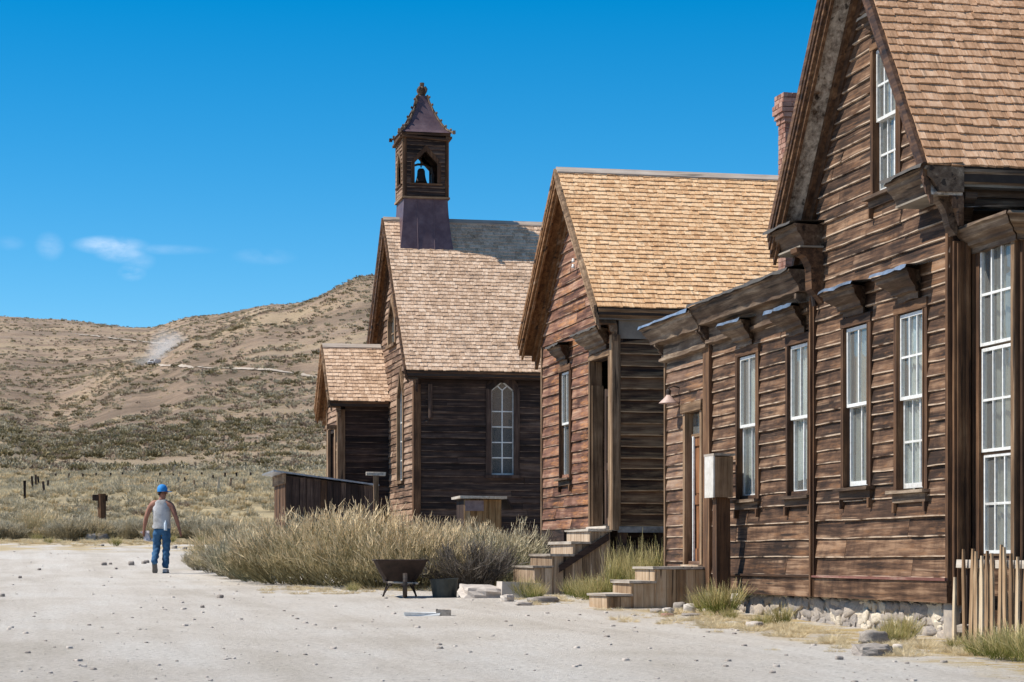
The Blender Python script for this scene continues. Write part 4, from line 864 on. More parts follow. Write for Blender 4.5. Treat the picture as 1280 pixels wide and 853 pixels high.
vs_ = shell(church, 'porch_side', fps, XP, XC, .1, [(XP, 3.7), (XC, 3.7)], [], M['dark_x'])
siding(vs_, fps, M['chu_x'], .12, rows(24, .15, .05), lambda z: (XP+.14, XC-.02), (), rough=.8)
mb = MB(); fbox(mb, fps, XP-.05, XP+.05, .1, 3.6, -.01, .05, .003); fbox(mb, fps, XP+.051, XP+.13, .1, 3.6, -.01, .045, .003); mb.build('corner_board', M['tan_z'], church)
def porch_roof():
    gable_roof(church, RXP, XC-.05, yep, yrp, yfp, zep, zrp, M['sh3'], .118, 0)
    rake(church, RXP, XP, yep, zep, yrp, zrp, M['tan_y'], M['fasc2'], .12); rake(church, RXP, XP, yfp, zep, yrp, zrp, M['fasc2'], M['fasc2'], .22)
porch_roof(); eave(church, FY(yep), RXP+.02, XC-.06, zep-.02, .22, .09, M['trim_x'], M['dark_x'])
mb = MB(); mb.box(XP+.14, XC, ypf-.12, ypf-.01, .1, 3.7); mb.build('porch_far_wall', M['dark_x'], church)
# belfry tower
TX0 = PX(506, 245, 0)[0] if 0 else 8.74; tw = 1.05; TY0 = yrc-.54; TX1 = TX0+tw; TY1 = TY0+tw-.0; tz0, tz1 = PY(530, 246, TY0)[1], PY(530, 171, TY0)[1]
sk = MB(); gx0, gx1 = PY(496, 312, TY0-1.0)[0]-.0, PY(568, 312, TY0-1.0)[0]
n = 8; vs = []
for k in range(n+1):
    f = k/n; z = tz0+(6.9-tz0)*f; fl_ = .17*f**1.6; vs += [(TX0-.0-fl_, TY0-fl_*1.4, z), (TX1+fl_, TY0-fl_*1.4, z), (TX1+fl_, TY1+fl_*1.4, z), (TX0-fl_, TY1+fl_*1.4, z)]
sk.add(vs, [(k*4+i, k*4+(i+1) % 4, k*4+4+(i+1) % 4, k*4+4+i) for k in range(n) for i in range(4)])
skirt = sk.build('tower_skirt', M['copper'], church, label='flared sheet metal base of the belfry')
mb = MB()
for (u, ) in ((.30,), (.68,)): mb.tube([(TX0+tw*u, TY0-.17*1.4*(k/n)**1.6-.004, tz0+(6.9-tz0)*k/n) for k in range(n+1)], .008, 4)
mb.build('seam', M['copper'], skirt)
tw_ = MB(); oz0, ozs, oz1 = PY(530, 229.5, TY0)[1], PY(530, 204, TY0)[1], PY(530, 189, TY0)[1]; ow = .27; cxm, cym = (TX0+TX1)/2, (TY0+TY1)/2
def twall(fr, a, b, c):      # one belfry wall: a..b wide with a pointed opening centred on c
    mb = MB(); t0, t1 = -.10, -.012
    fbox(mb, fr, a, b, tz0, oz0, t0, t1); fbox(mb, fr, a, c-ow, oz0, ozs, t0, t1); fbox(mb, fr, c+ow, b, oz0, ozs, t0, t1)
    mb.hexa([fr.p(a, ozs, t0), fr.p(c-ow, ozs, t0), fr.p(c, oz1, t0), fr.p(a, oz1, t0)], [fr.p(a, ozs, t1), fr.p(c-ow, ozs, t1), fr.p(c, oz1, t1), fr.p(a, oz1, t1)])
    mb.hexa([fr.p(b, ozs, t0), fr.p(c+ow, ozs, t0), fr.p(c, oz1, t0), fr.p(b, oz1, t0)], [fr.p(b, ozs, t1), fr.p(c+ow, ozs, t1), fr.p(c, oz1, t1), fr.p(b, oz1, t1)])
    fbox(mb, fr, a, b, oz1, tz1, t0, t1)
    return mb
class FXB(FX):
    def p(s, u, z, n): return (s.X+n, u, z)
class FYB(FY):
    def p(s, u, z, n): return (u, s.Y+n, z)
for fr, a, b, c, mt, tm in ((FY(TY0), TX0, TX1, cxm, 'chu_x', 'dark_z'), (FX(TX0), TY0, TY1, cym, 'chu_y', 'tan_z'), (FYB(TY1), TX0, TX1, cxm, 'chu_x', 'dark_z'), (FXB(TX1), TY0, TY1, cym, 'chu_y', 'dark_z')):
    fbx = twall(fr, a, b, c).build('belfry_wall', M['dark_x'], church)
    nrw = 14; e = (tz1-tz0-.02)/nrw
    for k in range(nrw):
        z = tz0+.01+e*k; zm = z+e/2; hw = ow+.09 if zm < ozs and zm > oz0-.05 else ((ow+.09)*(oz1+.14-zm)/(oz1+.14-ozs) if ozs <= zm < oz1+.14 else 0)
        for s in (((a+.07, c-hw), (c+hw, b-.07)) if hw > 0 else ((a+.07, b-.07),)): board(fr, s[0], s[1], s[0], s[1], z, z+e, .4).build('plank', M[mt], fbx)
    for s in (-1, 1):
        cz = ow+.0; q = MB(); fbox(q, fr, c+s*cz if s > 0 else c-cz-.09, c+cz+.09 if s > 0 else c-cz, oz0, ozs, -.10, .035)
        q.hexa([fr.p(c+s*cz, ozs, -.1), fr.p(c, oz1, -.1), fr.p(c, oz1+.15, -.1), fr.p(c+s*(cz+.09), ozs+.03, -.1)], [fr.p(c+s*cz, ozs, .035), fr.p(c, oz1, .035), fr.p(c, oz1+.15, .035), fr.p(c+s*(cz+.09), ozs+.03, .035)]); q.build('casing', M['tan_z'] if fr.ax == 'y' else M['trim_z'], fbx)
        q = MB(); fbox(q, fr, (a if s < 0 else b-.06), (a+.06 if s < 0 else b), tz0, tz1-.01, -.01, .03); q.build('corner_board', M['tan_z'] if fr.ax == 'y' else M['trim_z'], fbx)
    q = MB(); fbox(q, fr, c-ow-.12, c+ow+.12, oz0-.04, oz0-.001, -.10, .06); q.build('sill', M['trim_x'], fbx)
    q = MB(); fbox(q, fr, a-.03, b+.03, tz0-.05, tz0-.003, -.10, .05); q.build('band', M['tan_x'] if fr.ax == 'x' else M['tan_y'], fbx)
    q = MB(); q.hexa([fr.p(a-.04, tz1-.03, -.05), fr.p(b+.04, tz1-.10, -.05), fr.p(b+.04, tz1-.05, -.05), fr.p(a-.04, tz1+.02, -.05)], [fr.p(a-.04, tz1-.03, .10), fr.p(b+.04, tz1-.10, .10), fr.p(b+.04, tz1-.05, .10), fr.p(a-.04, tz1+.02, .10)]); q.build('band', M['trim_x'], fbx)
mb = MB(); mb.box(TX0+.02, TX1-.02, TY0+.02, TY1-.02, tz0-.1, tz0+.02); mb.build('belfry_floor', M['dark_x'], church)
# concave pyramid roof with carved hips and finial
zt1 = PY(530, 98, TY0)[1]; zt0 = PY(530, 166, TY0)[1]
pr = [(.61, 0), (.50, .08), (.41, .20), (.31, .38), (.22, .58), (.14, .80), (.10, .96)]
mb = MB(); vs = []
for r, z in pr: vs += [(cxm-r, cym-r, zt0+z), (cxm+r, cym-r, zt0+z), (cxm+r, cym+r, zt0+z), (cxm-r, cym+r, zt0+z)]
mb.add(vs, [(k*4+i, k*4+(i+1) % 4, k*4+4+(i+1) % 4, k*4+4+i) for k in range(len(pr)-1) for i in range(4)]+[(3, 2, 1, 0)])
sp_ = mb.build('spire', M['copper'], church)
mb = MB(); mb.box(cxm-.585, cxm+.585, cym-.585, cym+.585, zt0-.07, zt0-.003); mb.build('spire_eave', M['trim_x'], sp_)
for sx in (-1, 1):
    for sy in (-1, 1):
        pts = [(cxm+sx*(r+.01), cym+sy*(r+.01), zt0+z+.015) for r, z in pr]
        mb = MB(); mb.tube(pts, [.026]*7, 5)
        for k in range(6):
            f = (k+.5)/6*(len(pr)-1); i0 = int(f); t = f-i0; c = Vector(pts[i0]).lerp(Vector(pts[i0+1]), t)+Vector((sx*.022, sy*.022, .022))
            mb.lathe([(0, -.03), (.022, -.02), (.032, .01), (.016, .035), (0, .04)], c, 5)
        mb.box(pts[0][0]-.035+sx*.03, pts[0][0]+.035+sx*.03, pts[0][1]-.035+sy*.03, pts[0][1]+.035+sy*.03, zt0-.03, zt0+.05)
        mb.build('hip_crest', M['crown_z'], sp_)
mb = MB(); fz = zt0+.96; H = zt1-fz
mb.lathe([(.11, -.1), (.10, .0), (.07, .06*H/.5), (.085, .2*H/.5), (.10, .28*H/.5), (.06, .36*H/.5), (.045, .38*H/.5), (.055, .42*H/.5), (.055, .5*H/.5), (0, .5*H/.5)], (cxm, cym, fz), 8)
for k in range(4):
    a = PI/4+k*PI/2; mb.prism([(.06, 0), (.13, .10), (.15, .25*H/.5), (.10, .36*H/.5), (.06, .30*H/.5)], lambda p, q, t: (cxm+math.cos(a)*p-math.sin(a)*t, cym+math.sin(a)*p+math.cos(a)*t, fz+q), -.02, .02)
mb.build('finial', M['crown_z'], sp_)
# bell
bz = PY(530, 226, TY0)[1]; bx, by_ = cxm-.02, cym
bell = empty('church_bell', (bx, by_, bz), 'dark iron bell with its yoke hanging inside the pointed belfry opening', 'bell')
MB().lathe([(.0, .36), (.06, .35), (.09, .30), (.10, .18), (.125, .07), (.155, .0), (.14, .01), (.085, .18), (.0, .27)], (bx, by_, bz+.02), 16).build('bell_cup', M['iron'], bell, smooth=True)
mb = MB(); mb.tube([(bx-.24, by_, bz+.22), (bx-.22, by_, bz+.42), (bx-.08, by_, bz+.47), (bx+.08, by_, bz+.47), (bx+.24, by_, bz+.40), (bx+.27, by_, bz+.24)], .03, 6); mb.tube([(bx, by_, bz+.4), (bx-.01, by_, bz+.8)], .018, 5); mb.build('yoke', M['iron'], bell)
mb = MB(); mb.box(bx-.30, bx-.24, by_-.06, by_+.06, bz-.06, bz+.24); mb.box(bx+.24, bx+.30, by_-.06, by_+.06, bz-.06, bz+.24); mb.build('bearing_block', M['iron'], bell)
# ================================================================== steps, posts, fence, yard things
def steps(name, loc, label, Yn, Yf, treads, gtop, mats, stringer=None):
    """treads: (x0, x1, ztop); each step is a box of tread, riser boards and upright side boards"""
    root = empty(name, loc, label, 'steps', 'wooden steps up to the house doors')
    for (x0, x1, zt) in treads:
        MB().box(x0-.03, x1+.02, Yn-.03, Yf+.02, zt-.035, zt, .006).build('tread', mats[1], root)
        MB().box(x0, x0+.03, Yn, Yf, gtop, zt-.037, .004).build('riser', mats[0], root)
        n = max(1, int(round((x1-x0)/.15))); 
        for k in range(n):
            a = x0+.031+(x1-x0-.03)*k/n; b = x0+.031+(x1-x0-.03)*(k+1)/n
            for (p, q) in ((Yn, Yn+.025), (Yf-.025, Yf)): MB().box(a+.003, b-.003, p+random.uniform(-.006, .004), q, gtop, zt-.037+random.uniform(-.006, 0), .002).build('side_board', mats[0], root)
    if stringer:
        (x0, z0), (x1, z1) = stringer; mb = MB(); mb.hexa([(x0, Yn-.03, z0-.11), (x1, Yn-.03, z1-.11), (x1, Yn-.03, z1), (x0, Yn-.03, z0)], [(x0, Yn-.008, z0-.11), (x1, Yn-.008, z1-.11), (x1, Yn-.008, z1), (x0, Yn-.008, z0)]); mb.build('stringer', M['dark_x'], root)
    return root
ys = 32.45
xs = [PY(p, 700, ys)[0] for p in (668, 690, 716, 737)]+[X1-.03]
zs = [PY(680, y, ys)[1] for y in (707, 692.5, 677, 661)]
steps('wooden_steps', (xs[0], ys, -.5), 'four pale plank steps to the open door of the middle reddish house', ys, ys+1.45, [(xs[i], xs[i+1], zs[i]) for i in range(4)], -.62, (M['step'], M['steptop']), ((xs[1]+.1, zs[0]+.0), (xs[4]-.02, zs[3]-.06)))
y3 = 27.55
xs = [PY(p, 700, y3)[0] for p in (759, 789, 818)]+[X1-.06]
zs = [PY(780, y, y3)[1] for y in (742.5, 726, 708.5)]
steps('wooden_steps', (xs[0], y3, -.65), 'three boxy brown plank steps below the side door of the long wing', y3, y3+.92, [(xs[i], xs[i+1], zs[i]) for i in range(3)], -.76, (wood('orange brown step boards', 'z', [(.2, (.09, .055, .03)), (.42, (.24, .155, .09)), (.58, (.38, .27, .17)), (.78, (.52, .4, .28))], .7, patch=((.36, .17, .05), .52, .68, 1)), M['steptop']))
# box on a post
p0 = PD(896, 700, 27.2); pb = empty('box_on_post', (p0.x, p0.y, gz(p0.x, p0.y)), 'pale wooden box on a square brown post before the wing', 'post')
z_ = gz(p0.x, p0.y)
MB().box(p0.x+.02, p0.x+.19, p0.y+.06, p0.y+.24, z_-.1, PD(0, 622, 27.2).z, .008).build('post', M['trim_z'], pb)
bxm = MB(); bxm.box(p0.x-.03, p0.x+.20, p0.y-.02, p0.y+.34, PD(0, 622, 27.2).z+.002, PD(0, 571, 27.2).z, .004); bx_ = bxm.build('box', M['tan_z'], pb)
q_ = MB(); q_.box(p0.x-.05, p0.x-.032, p0.y-.02, p0.y+.34, PD(0, 622, 27.2).z, PD(0, 570, 27.2).z, .003); q_.build('front_board', plain('pale worn paint board', (.62, .6, .56), (.42, .39, .34), .8, 9), bx_)
q_ = MB(); q_.box(p0.x-.055, p0.x+.22, p0.y-.04, p0.y+.36, PD(0, 570, 27.2).z+.002, PD(0, 568, 27.2).z+.012, .003); q_.build('lid', M['steptop'], bx_)
# lamp over the side door
ly, lz = PX(851, 497, X1); lamp = empty('wall_lamp', (X1, ly, lz), 'small lamp with pinkish enamel shade above the side door of the wing', 'lamp')
MB().lathe([(.0, .03), (.03, .03), (.05, .0), (.13, -.075), (.135, -.085), (.12, -.08), (.04, -.01), (0, -.01)], (X1-.17, ly, lz-.0), 14).build('lamp_shade', M['lampshade'], lamp, smooth=True)
mb = MB(); mb.tube([(X1-.02, ly, lz+.13), (X1-.10, ly, lz+.15), (X1-.17, ly, lz+.12), (X1-.17, ly, lz+.03)], .012, 6); mb.build('bracket', M['iron'], lamp)
MB().lathe([(0, 0), (.03, .005), (.035, .06), (.02, .08), (0, .08)], (X1-.17, ly, lz+.03), 8).build('socket', M['iron'], lamp)
# picket fence running towards the camera from the house corner
XFN = 8.52; fy0 = Y1(1193, XFN); fence = empty('picket_fence', (XFN, fy0, -.8), 'uneven fence of thin split wooden pickets beside the tall bay window', 'fence')
pxs = [1196, 1210, 1217.5, 1224, 1230.5, 1238, 1244.5, 1253, 1261, 1268, 1275.5]+[1283+8*i+i*i*.12 for i in range(12)]
for i, p in enumerate(pxs):
    y = Y1(p, XFN); g_ = gz(XFN, y); w = random.choice((.026, .032, .038)); h = .86+random.uniform(-.05, .07)-(.25 if i == 0 else 0); le = random.uniform(-.03, .03); l2 = random.uniform(-.02, .02)
    mb = MB(); zz = np.linspace(0, 1, 5); vs = []
    for k, t in enumerate(zz):
        oy = y+le*t+random.uniform(-.004, .004); ox = XFN-.03+l2*t; ww = w*(1-.12*t) if k < 4 else w*.35
        vs += [(ox-.010, oy-ww, g_-.05+(h+.05)*t), (ox+.010, oy-ww, g_-.05+(h+.05)*t), (ox+.010, oy+ww, g_-.05+(h+.05)*t), (ox-.010, oy+ww, g_-.05+(h+.05)*t)]
    mb.add(vs, [(k*4+j, k*4+(j+1) % 4, k*4+4+(j+1) % 4, k*4+4+j) for k in range(4) for j in range(4)]+[(16, 17, 18, 19)]); mb.build('picket', M['picket'], fence)
yl_ = Y1(pxs[-1], XFN)
for z in (.12, .72): MB().box(XFN-.005, XFN+.045, yl_, fy0-.05, -.80+z+.0, -.80+z+.075, .008).build('rail', M['steptop'], fence)
for y in (fy0-.12, yl_+.3, ): MB().box(XFN+.05, XFN+.17, y-.06, y+.06, -.95, -.02, .008).build('post', M['dark_z'], fence)
# dark plank shed before the church porch
sc_ = PD(357, 700, 49.6); sx, sy = sc_.x, sc_.y; zl, zr_ = PD(357, 590, 49.6).z, PD(472, 603, 49.6).z; sg = gz(sx+1, sy+1)-.1; x2 = PD(470, 700, 49.6).x; y2 = sy+2.2
shed = empty('wooden_shed', (sx, sy, sg), 'low dark plank shed with a sloping grey roof in front of the church porch', 'shed')
zt = lambda x: zl+(zr_-zl)*(x-sx)/(x2-sx)
q_ = MB(); q_.hexa([(sx+.03, sy+.03, sg), (x2-.03, sy+.03, sg), (x2-.03, sy+.03, zt(x2)-.1), (sx+.03, sy+.03, zt(sx)-.1)], [(sx+.03, y2-.03, sg), (x2-.03, y2-.03, sg), (x2-.03, y2-.03, zt(x2)-.1), (sx+.03, y2-.03, zt(sx)-.1)]); wl = q_.build('wall', M['dark_z'], shed)
x = sx
while x < x2-.05:
    w = random.uniform(.11, .2); b = min(x+w, x2); MB().box(x+.004, b-.004, sy-.01+random.uniform(-.008, .008), sy+.025, sg+random.uniform(0, .08), zt((x+b)/2)-.08, .004).build('plank', M['dark_z'] if random.random() < .75 else M['trim_z'], wl); x = b
y = sy
while y < y2-.05:
    w = random.uniform(.14, .24); b = min(y+w, y2); MB().box(sx-.012, sx+.02, y+.004, b-.004, sg, zt(sx)-.18, .004).build('plank', M['trim_z'], wl); y = b
q_ = MB(); q_.box(sx-.05, sx+.0, sy-.05, y2+.05, zt(sx)-.26, zt(sx)-.03, .006); q_.build('fascia', M['tan_y'], shed)
q_ = MB(); q_.hexa([(sx-.28, sy-.12, zt(sx)-.0), (x2+.12, sy-.12, zt(x2)-.07), (x2+.12, y2+.1, zt(x2)-.07), (sx-.28, y2+.1, zt(sx)+.0)], [(sx-.28, sy-.12, zt(sx)+.035), (x2+.12, sy-.12, zt(x2)-.035), (x2+.12, y2+.1, zt(x2)-.035), (sx-.28, y2+.1, zt(sx)+.035)]); q_.build('roof', M['tin'], shed)
# T shaped post
tp = PD(470, 700, 47); g_ = gz(tp.x, tp.y); t_ = empty('wooden_post', (tp.x, tp.y, g_), 'pale wooden post with a short crossbar standing before the church corner', 'post')
MB().box(tp.x-.05, tp.x+.05, tp.y-.05, tp.y+.05, g_-.1, PD(0, 595, 47).z, .006).build('upright', M['tan_z'], t_); MB().box(tp.x-.21, tp.x+.20, tp.y-.045, tp.y+.045, PD(0, 595, 47).z+.002, PD(0, 591, 47).z+.01, .008).build('crossbar', M['steptop'], t_)
# little well hut
wp = PD(580, 700, 45); hx0, hx1 = wp.x, PD(629, 700, 45).x; hy = wp.y; g_ = gz(hx0, hy); ht = PD(0, 624, 45).z
hut = empty('wooden_hut', (hx0, hy, g_), 'knee high orange brown wooden hut with a flat board roof under the church window', 'hut')
q_ = MB(); q_.box(hx0, hx1, hy+.03, hy+.8, g_-.1, ht, .004); wl = q_.build('wall', M['dark_z'], hut)
for k in range(6): MB().box(hx0+(hx1-hx0)*k/6+.003, hx0+(hx1-hx0)*(k+1)/6-.003, hy, hy+.028, g_-.05, ht-.01, .004).build('plank', wood('orange stained board', 'z', [(.25, (.08, .04, .02)), (.45, (.22, .12, .05)), (.6, (.34, .2, .09)), (.78, (.46, .32, .19))], .6) if k == 0 else bpy.data.materials['orange stained board'], wl)
MB().box(hx0+.02, hx0+.40, hy-.03, hy-.004, PD(0, 639, 45).z, PD(0, 626, 45).z, .004).build('hatch', plain('purple grey plate', (.20, .14, .14), (.30, .23, .22)), hut)
MB().box(hx0-.09, hx1+.10, hy-.10, hy+.9, ht+.003, ht+.06, .008).build('roof', M['steptop'], hut)
q_ = MB(); q_.hexa([(hx1+.10, hy-.08, ht+.03), (hx1+.24, hy-.08, ht-.17), (hx1+.24, hy+.9, ht-.17), (hx1+.10, hy+.9, ht+.03)], [(hx1+.08, hy-.08, ht-.0), (hx1+.21, hy-.08, ht-.19), (hx1+.21, hy+.9, ht-.19), (hx1+.08, hy+.9, ht-.0)]); q_.build('side_roof', M['dark_x'], hut)
# log post and drum by the road edge
lp = hit(127.5, 655, 60); D_ = lp.x*SN+lp.y*CN; hgt = 36/F_*D_
lg = empty('log_post', lp, 'stout dark log post with a block on its side among the sagebrush', 'post')
mb = MB(); mb.tube([(lp.x+.01, lp.y, lp.z-.3), (lp.x, lp.y, lp.z+.4), (lp.x-.01, lp.y, lp.z+hgt+.05)], [.20, .185, .19], 9); mb.build('log', M['trim_z'], lg)
mb = MB(); mb.box(lp.x-.42, lp.x-.16, lp.y-.12, lp.y+.12, lp.z+hgt-.25, lp.z+hgt+.0, .02); mb.build('block', M['dark_z'], lg)
mb = MB(); mb.box(lp.x+.14, lp.x+.24, lp.y-.12, lp.y+.12, lp.z+hgt-.27, lp.z+hgt-.02, .02); mb.build('block', M['dark_z'], lg)
dp = hit(95.5, 655, 60); mb = MB(); mb.lathe([(0, -.1), (.14, -.1), (.145, .30), (.15, .31), (.15, .34), (.12, .345), (0, .33)], dp+Vector((0, 0, .02)), 12); mb.build('drum', M['iron'], own=dp, label='small dark metal drum beside the stout log post', cat='drum')
# wheelbarrow
wb = PD(500, 700, 32.0); g_ = gz(wb.x, wb.y); bar = empty('wheelbarrow', (wb.x, wb.y, g_), 'rusty dark steel wheelbarrow with one front wheel at the brush edge', 'wheelbarrow', rz=-TH+R(4))
def ring(hw, y0, y1, z, c=.05): return [(-hw+c, y0, z), (hw-c, y0, z), (hw, y0+c, z), (hw, y1-c, z), (hw-c, y1, z), (-hw+c, y1, z), (-hw, y1-c, z), (-hw, y0+c, z)]
mb = MB(); vs = ring(.385, -.45, .5, .53)+ring(.30, -.30, .42, .36)+ring(.20, -.16, .33, .20)+ring(.195, -.15, .32, .21)+ring(.29, -.29, .41, .365)+ring(.375, -.44, .49, .53)
mb.add(vs, [(k*8+j, k*8+(j+1) % 8, k*8+8+(j+1) % 8, k*8+8+j) for k in range(5) for j in range(8)]+[tuple(range(16, 24)), tuple(range(24, 32))]); tray = mb.build('tray', M['rust'], bar)
mb = MB(); pts = ring(.387, -.452, .502, .53); mb.tube(pts+[pts[0]], .012, 6, caps=False); mb.build('rim', M['rust'], tray)
w_ = MB(); cy_ = -.50; w_.add([], [])
vs = []; nn = 20
for (r, xx) in ((.17, -.03), (.175, 0), (.17, .03), (.14, .03), (.14, -.03)): vs += [(.06+xx, cy_+r*math.cos(2*PI*k/nn), .175+r*math.sin(2*PI*k/nn)) for k in range(nn)]
w_.add(vs, [(i*nn+k, i*nn+(k+1) % nn, ((i+1) % 5)*nn+(k+1) % nn, ((i+1) % 5)*nn+k) for i in range(5) for k in range(nn)]); wheel = w_.build('wheel', M['iron'], bar)
mb = MB()
for k in range(6): mb.tube([(.06, cy_, .175), (.06, cy_+.145*math.cos(k*PI/3), .175+.145*math.sin(k*PI/3))], .008, 4)
mb.tube([(0.0, cy_, .175), (.12, cy_, .175)], .02, 6); mb.build('spokes', M['rust'], wheel)
for s in (-1, 1):
    MB().tube([(s*.13+.06*(s > 0), cy_+.0, .175), (s*.19, -.2, .23), (s*.22, .3, .22), (s*.27, 1.05, .50)], .02, 6).build('handle', M['dark_y'], bar)
    MB().tube([(s*.17, .20, .22), (s*.24, .26, .0), ], .015, 5).build('leg', M['rust'], bar); MB().tube([(s*.13, -.02, .2), (s*.24, .25, .02)], .012, 5).build('brace', M['rust'], bar)
MB().tube([(-.18, cy_+.06, .215), (.25, cy_+.06, .20)], .016, 6).build('axle_bar', M['steptop'], bar)
# tub
tb = PD(556, 700, 31.8); g_ = gz(tb.x, tb.y); mb = MB(); mb.lathe([(0, 0), (.17, 0), (.175, .01), (.205, .26), (.215, .262), (.215, .275), (.195, .275), (.165, .02), (0, .02)], (0, 0, 0), 20, 1.0, .72)
tubo = mb.build('wash_tub', M['tub'], smooth=False, label='dark green grey steel tub standing beside the wheelbarrow', cat='tub'); tubo.location = (tb.x, tb.y, g_-.01); tubo.rotation_euler = (0, R(-2.5), .2)
# stones
ROCK = {}
def rock(px, py, w, h, label, mat='rock', group=None, rz=None, name='stone', cat='stone', d=.8, bury=.25, seed=None, sub=2):
    p = hit(px, py, 12); k = (mat, seed if seed is not None else random.randrange(5), sub)
    if k not in ROCK: ROCK[k] = rockmesh(100+k[1], M[mat], 1, sub)
    o = link(name, ROCK[k], None, (p.x, p.y, p.z+h*(.5-bury))); o.scale = (w, w*d, h); o.rotation_euler = (random.uniform(-.1, .1), random.uniform(-.1, .1), rz if rz is not None else random.uniform(0, 3)); return tag(o, label, cat, group)
rock(603, 747, .62, .22, 'broad flat pinkish grey boulder right of the dark tub', 'palerock', rz=0, seed=1, sub=3)
rock(592, 742, .30, .15, 'lump of grey stone at the left end of the broad flat boulder', 'palerock', sub=3)
q_ = PD(648, 700, 31.6); g_ = gz(q_.x, q_.y); MB().box(q_.x-.27, q_.x+.27, q_.y-.18, q_.y+.25, g_-.05, g_+.21, .02).build('stone_block', M['palerock'], own=(q_.x, q_.y, g_), label='squared pale stone block at the foot of the four plank steps', cat='stone block')
rock(679, 753, .38, .10, 'low flat slate grey stone lying before the stone block', 'rock', rz=.1, seed=2, sub=3); rock(634, 752, .17, .12, 'small pale stone between boulder and stone block', 'palerock'); rock(655, 757, .22, .06, 'thin pale slab sunk in the gravel by the stone block', 'palerock', rz=0)
rock(1092, 806, .24, .12, 'upper dark grey stone of a pair resting by the footing', 'rock', seed=3, sub=3, rz=.2, bury=-.05); rock(1090, 819, .30, .12, 'lower brownish grey stone of a pair resting by the footing', 'rock', seed=1, sub=3, rz=0)
rock(944, 786, .17, .10, 'angular pale grey stone before the green tuft at the footing', 'palerock', seed=3, sub=2); rock(835, 768, .16, .10, 'jagged tan stone in the rubble below the box on a post', 'palerock', seed=0); rock(862, 766, .16, .14, 'upright tan stone in the rubble below the box on a post', 'palerock', seed=4)
rock(822, 766, .17, .06, 'flat grey stone nearest the boxy steps', 'rock'); rock(849, 762, .15, .12, 'dark grey stone at the back of the rubble', 'rock'); rock(864, 770, .2, .04, 'thin grey slab in front of the rubble', 'rock'); rock(834, 771, .13, .05, 'small red brick fragment lying in the rubble', 'brick', name='brick_fragment', cat='brick'); rock(1122, 812, .1, .06, 'small tan stone beside the pair of grey stones', 'palerock'); rock(1049, 825, .06, .04, 'tiny dark stone alone on the straw', 'rock')
for (px, py, w) in ((164, 707, .16), (183, 704, .12), (180, 705, .1), (130, 707, .12), (128, 683, .1), (138, 706, .08), (145, 712, .07), (49, 713, .07), (25, 723, .08), (275, 748, .09), (253, 760, .06), (2, 746, .08), (218, 686, .14), (231, 687, .12), (290, 719, .12), (862, 0, 0)):
    if w: rock(px, py, w, w*.75, 'small dark stone lying loose on the pale gravel road', 'rock', 'small dark stones strewn on the road')
rock(116, 676, .55, .30, 'grey boulder half hidden in brush at the road edge below the drum', 'palerock', seed=3); rock(127, 676, .5, .28, 'dark boulder right of the grey boulder at the road edge', 'rock', seed=2); rock(94, 676, .3, .15, 'pale stone left of the grey boulder at the road edge', 'palerock')
for (px, py, w, nm) in ((232, 665, .9, 'left'), (255, 660, 1.1, 'right'), (243, 663, .5, 'small middle')):
    rock(px, py+1, w, .22, 'flat white rock on bare ground behind the walking man, %s one' % nm, 'palerock')
# board lying on the gravel
bd = hit(535, 770, 12); root = empty('board', (bd.x, bd.y, bd.z), 'short bleached plank lying on the gravel below the wheelbarrow', 'plank', rz=-.15)
MB().box(-.28, .14, -.06, .06, .0, .035, .01).build('plank_piece', M['white'], root); MB().box(.10, .27, -.05, .05, .0, .075, .008).build('block', M['steptop'], root)
# field fence posts
for px in (70, 86, 104, 120, 138, 153, 185, 200, 217, 234, 252, 266, 281, 296, 313):
    p = hit(px, 602, 90); o = MB().box(-.07, .07, -.07, .07, -.3, .65+random.uniform(-.12, .12), .01).build('fence_post', M['dark_z'], label='thin dark post in the far straight row across the sage flat', cat='fence post', group='row of posts across the sage flat'); o.location = p; o.rotation_euler = (random.uniform(-.05, .05), random.uniform(-.06, .06), 0)
for px, py in ((31, 624), (41, 614), (45, 611), (49, 609), (56, 621), (60, 614), (222, 613), (255, 616), (272, 620), (244, 614), (288, 612), (306, 614), (232, 612)):
    p = hit(px, py+1, 90); o = MB().box(-.07, .07, -.07, .07, -.3, 1.0+random.uniform(-.3, .2), .01).build('fence_post', M['dark_z'] if px < 100 else M['picket'], label='leaning dark post scattered in the sage left of the log post' if px < 100 else 'thin grey post scattered in the sage behind the walking man', cat='fence post', group='loose posts in the sage flat, left' if px < 100 else 'loose posts in the sage flat, middle'); o.location = p; o.rotation_euler = (random.uniform(-.1, .1), random.uniform(-.12, .12), 0)
p = hit(191, 614, 90); gf = empty('grave_fence', p, 'tiny dark picket enclosure in the sage beyond the walking man', 'fence')
for k in range(9): MB().box(p.x-.6+k*.15, p.x-.55+k*.15, p.y-.03, p.y+.03, p.z, p.z+.75+random.uniform(-.1, .1), .01).build('picket', M['dark_z'], gf)
MB().box(p.x-.65, p.x+.7, p.y+.031, p.y+.06, p.z+.35, p.z+.42).build('rail', M['dark_x'], gf)

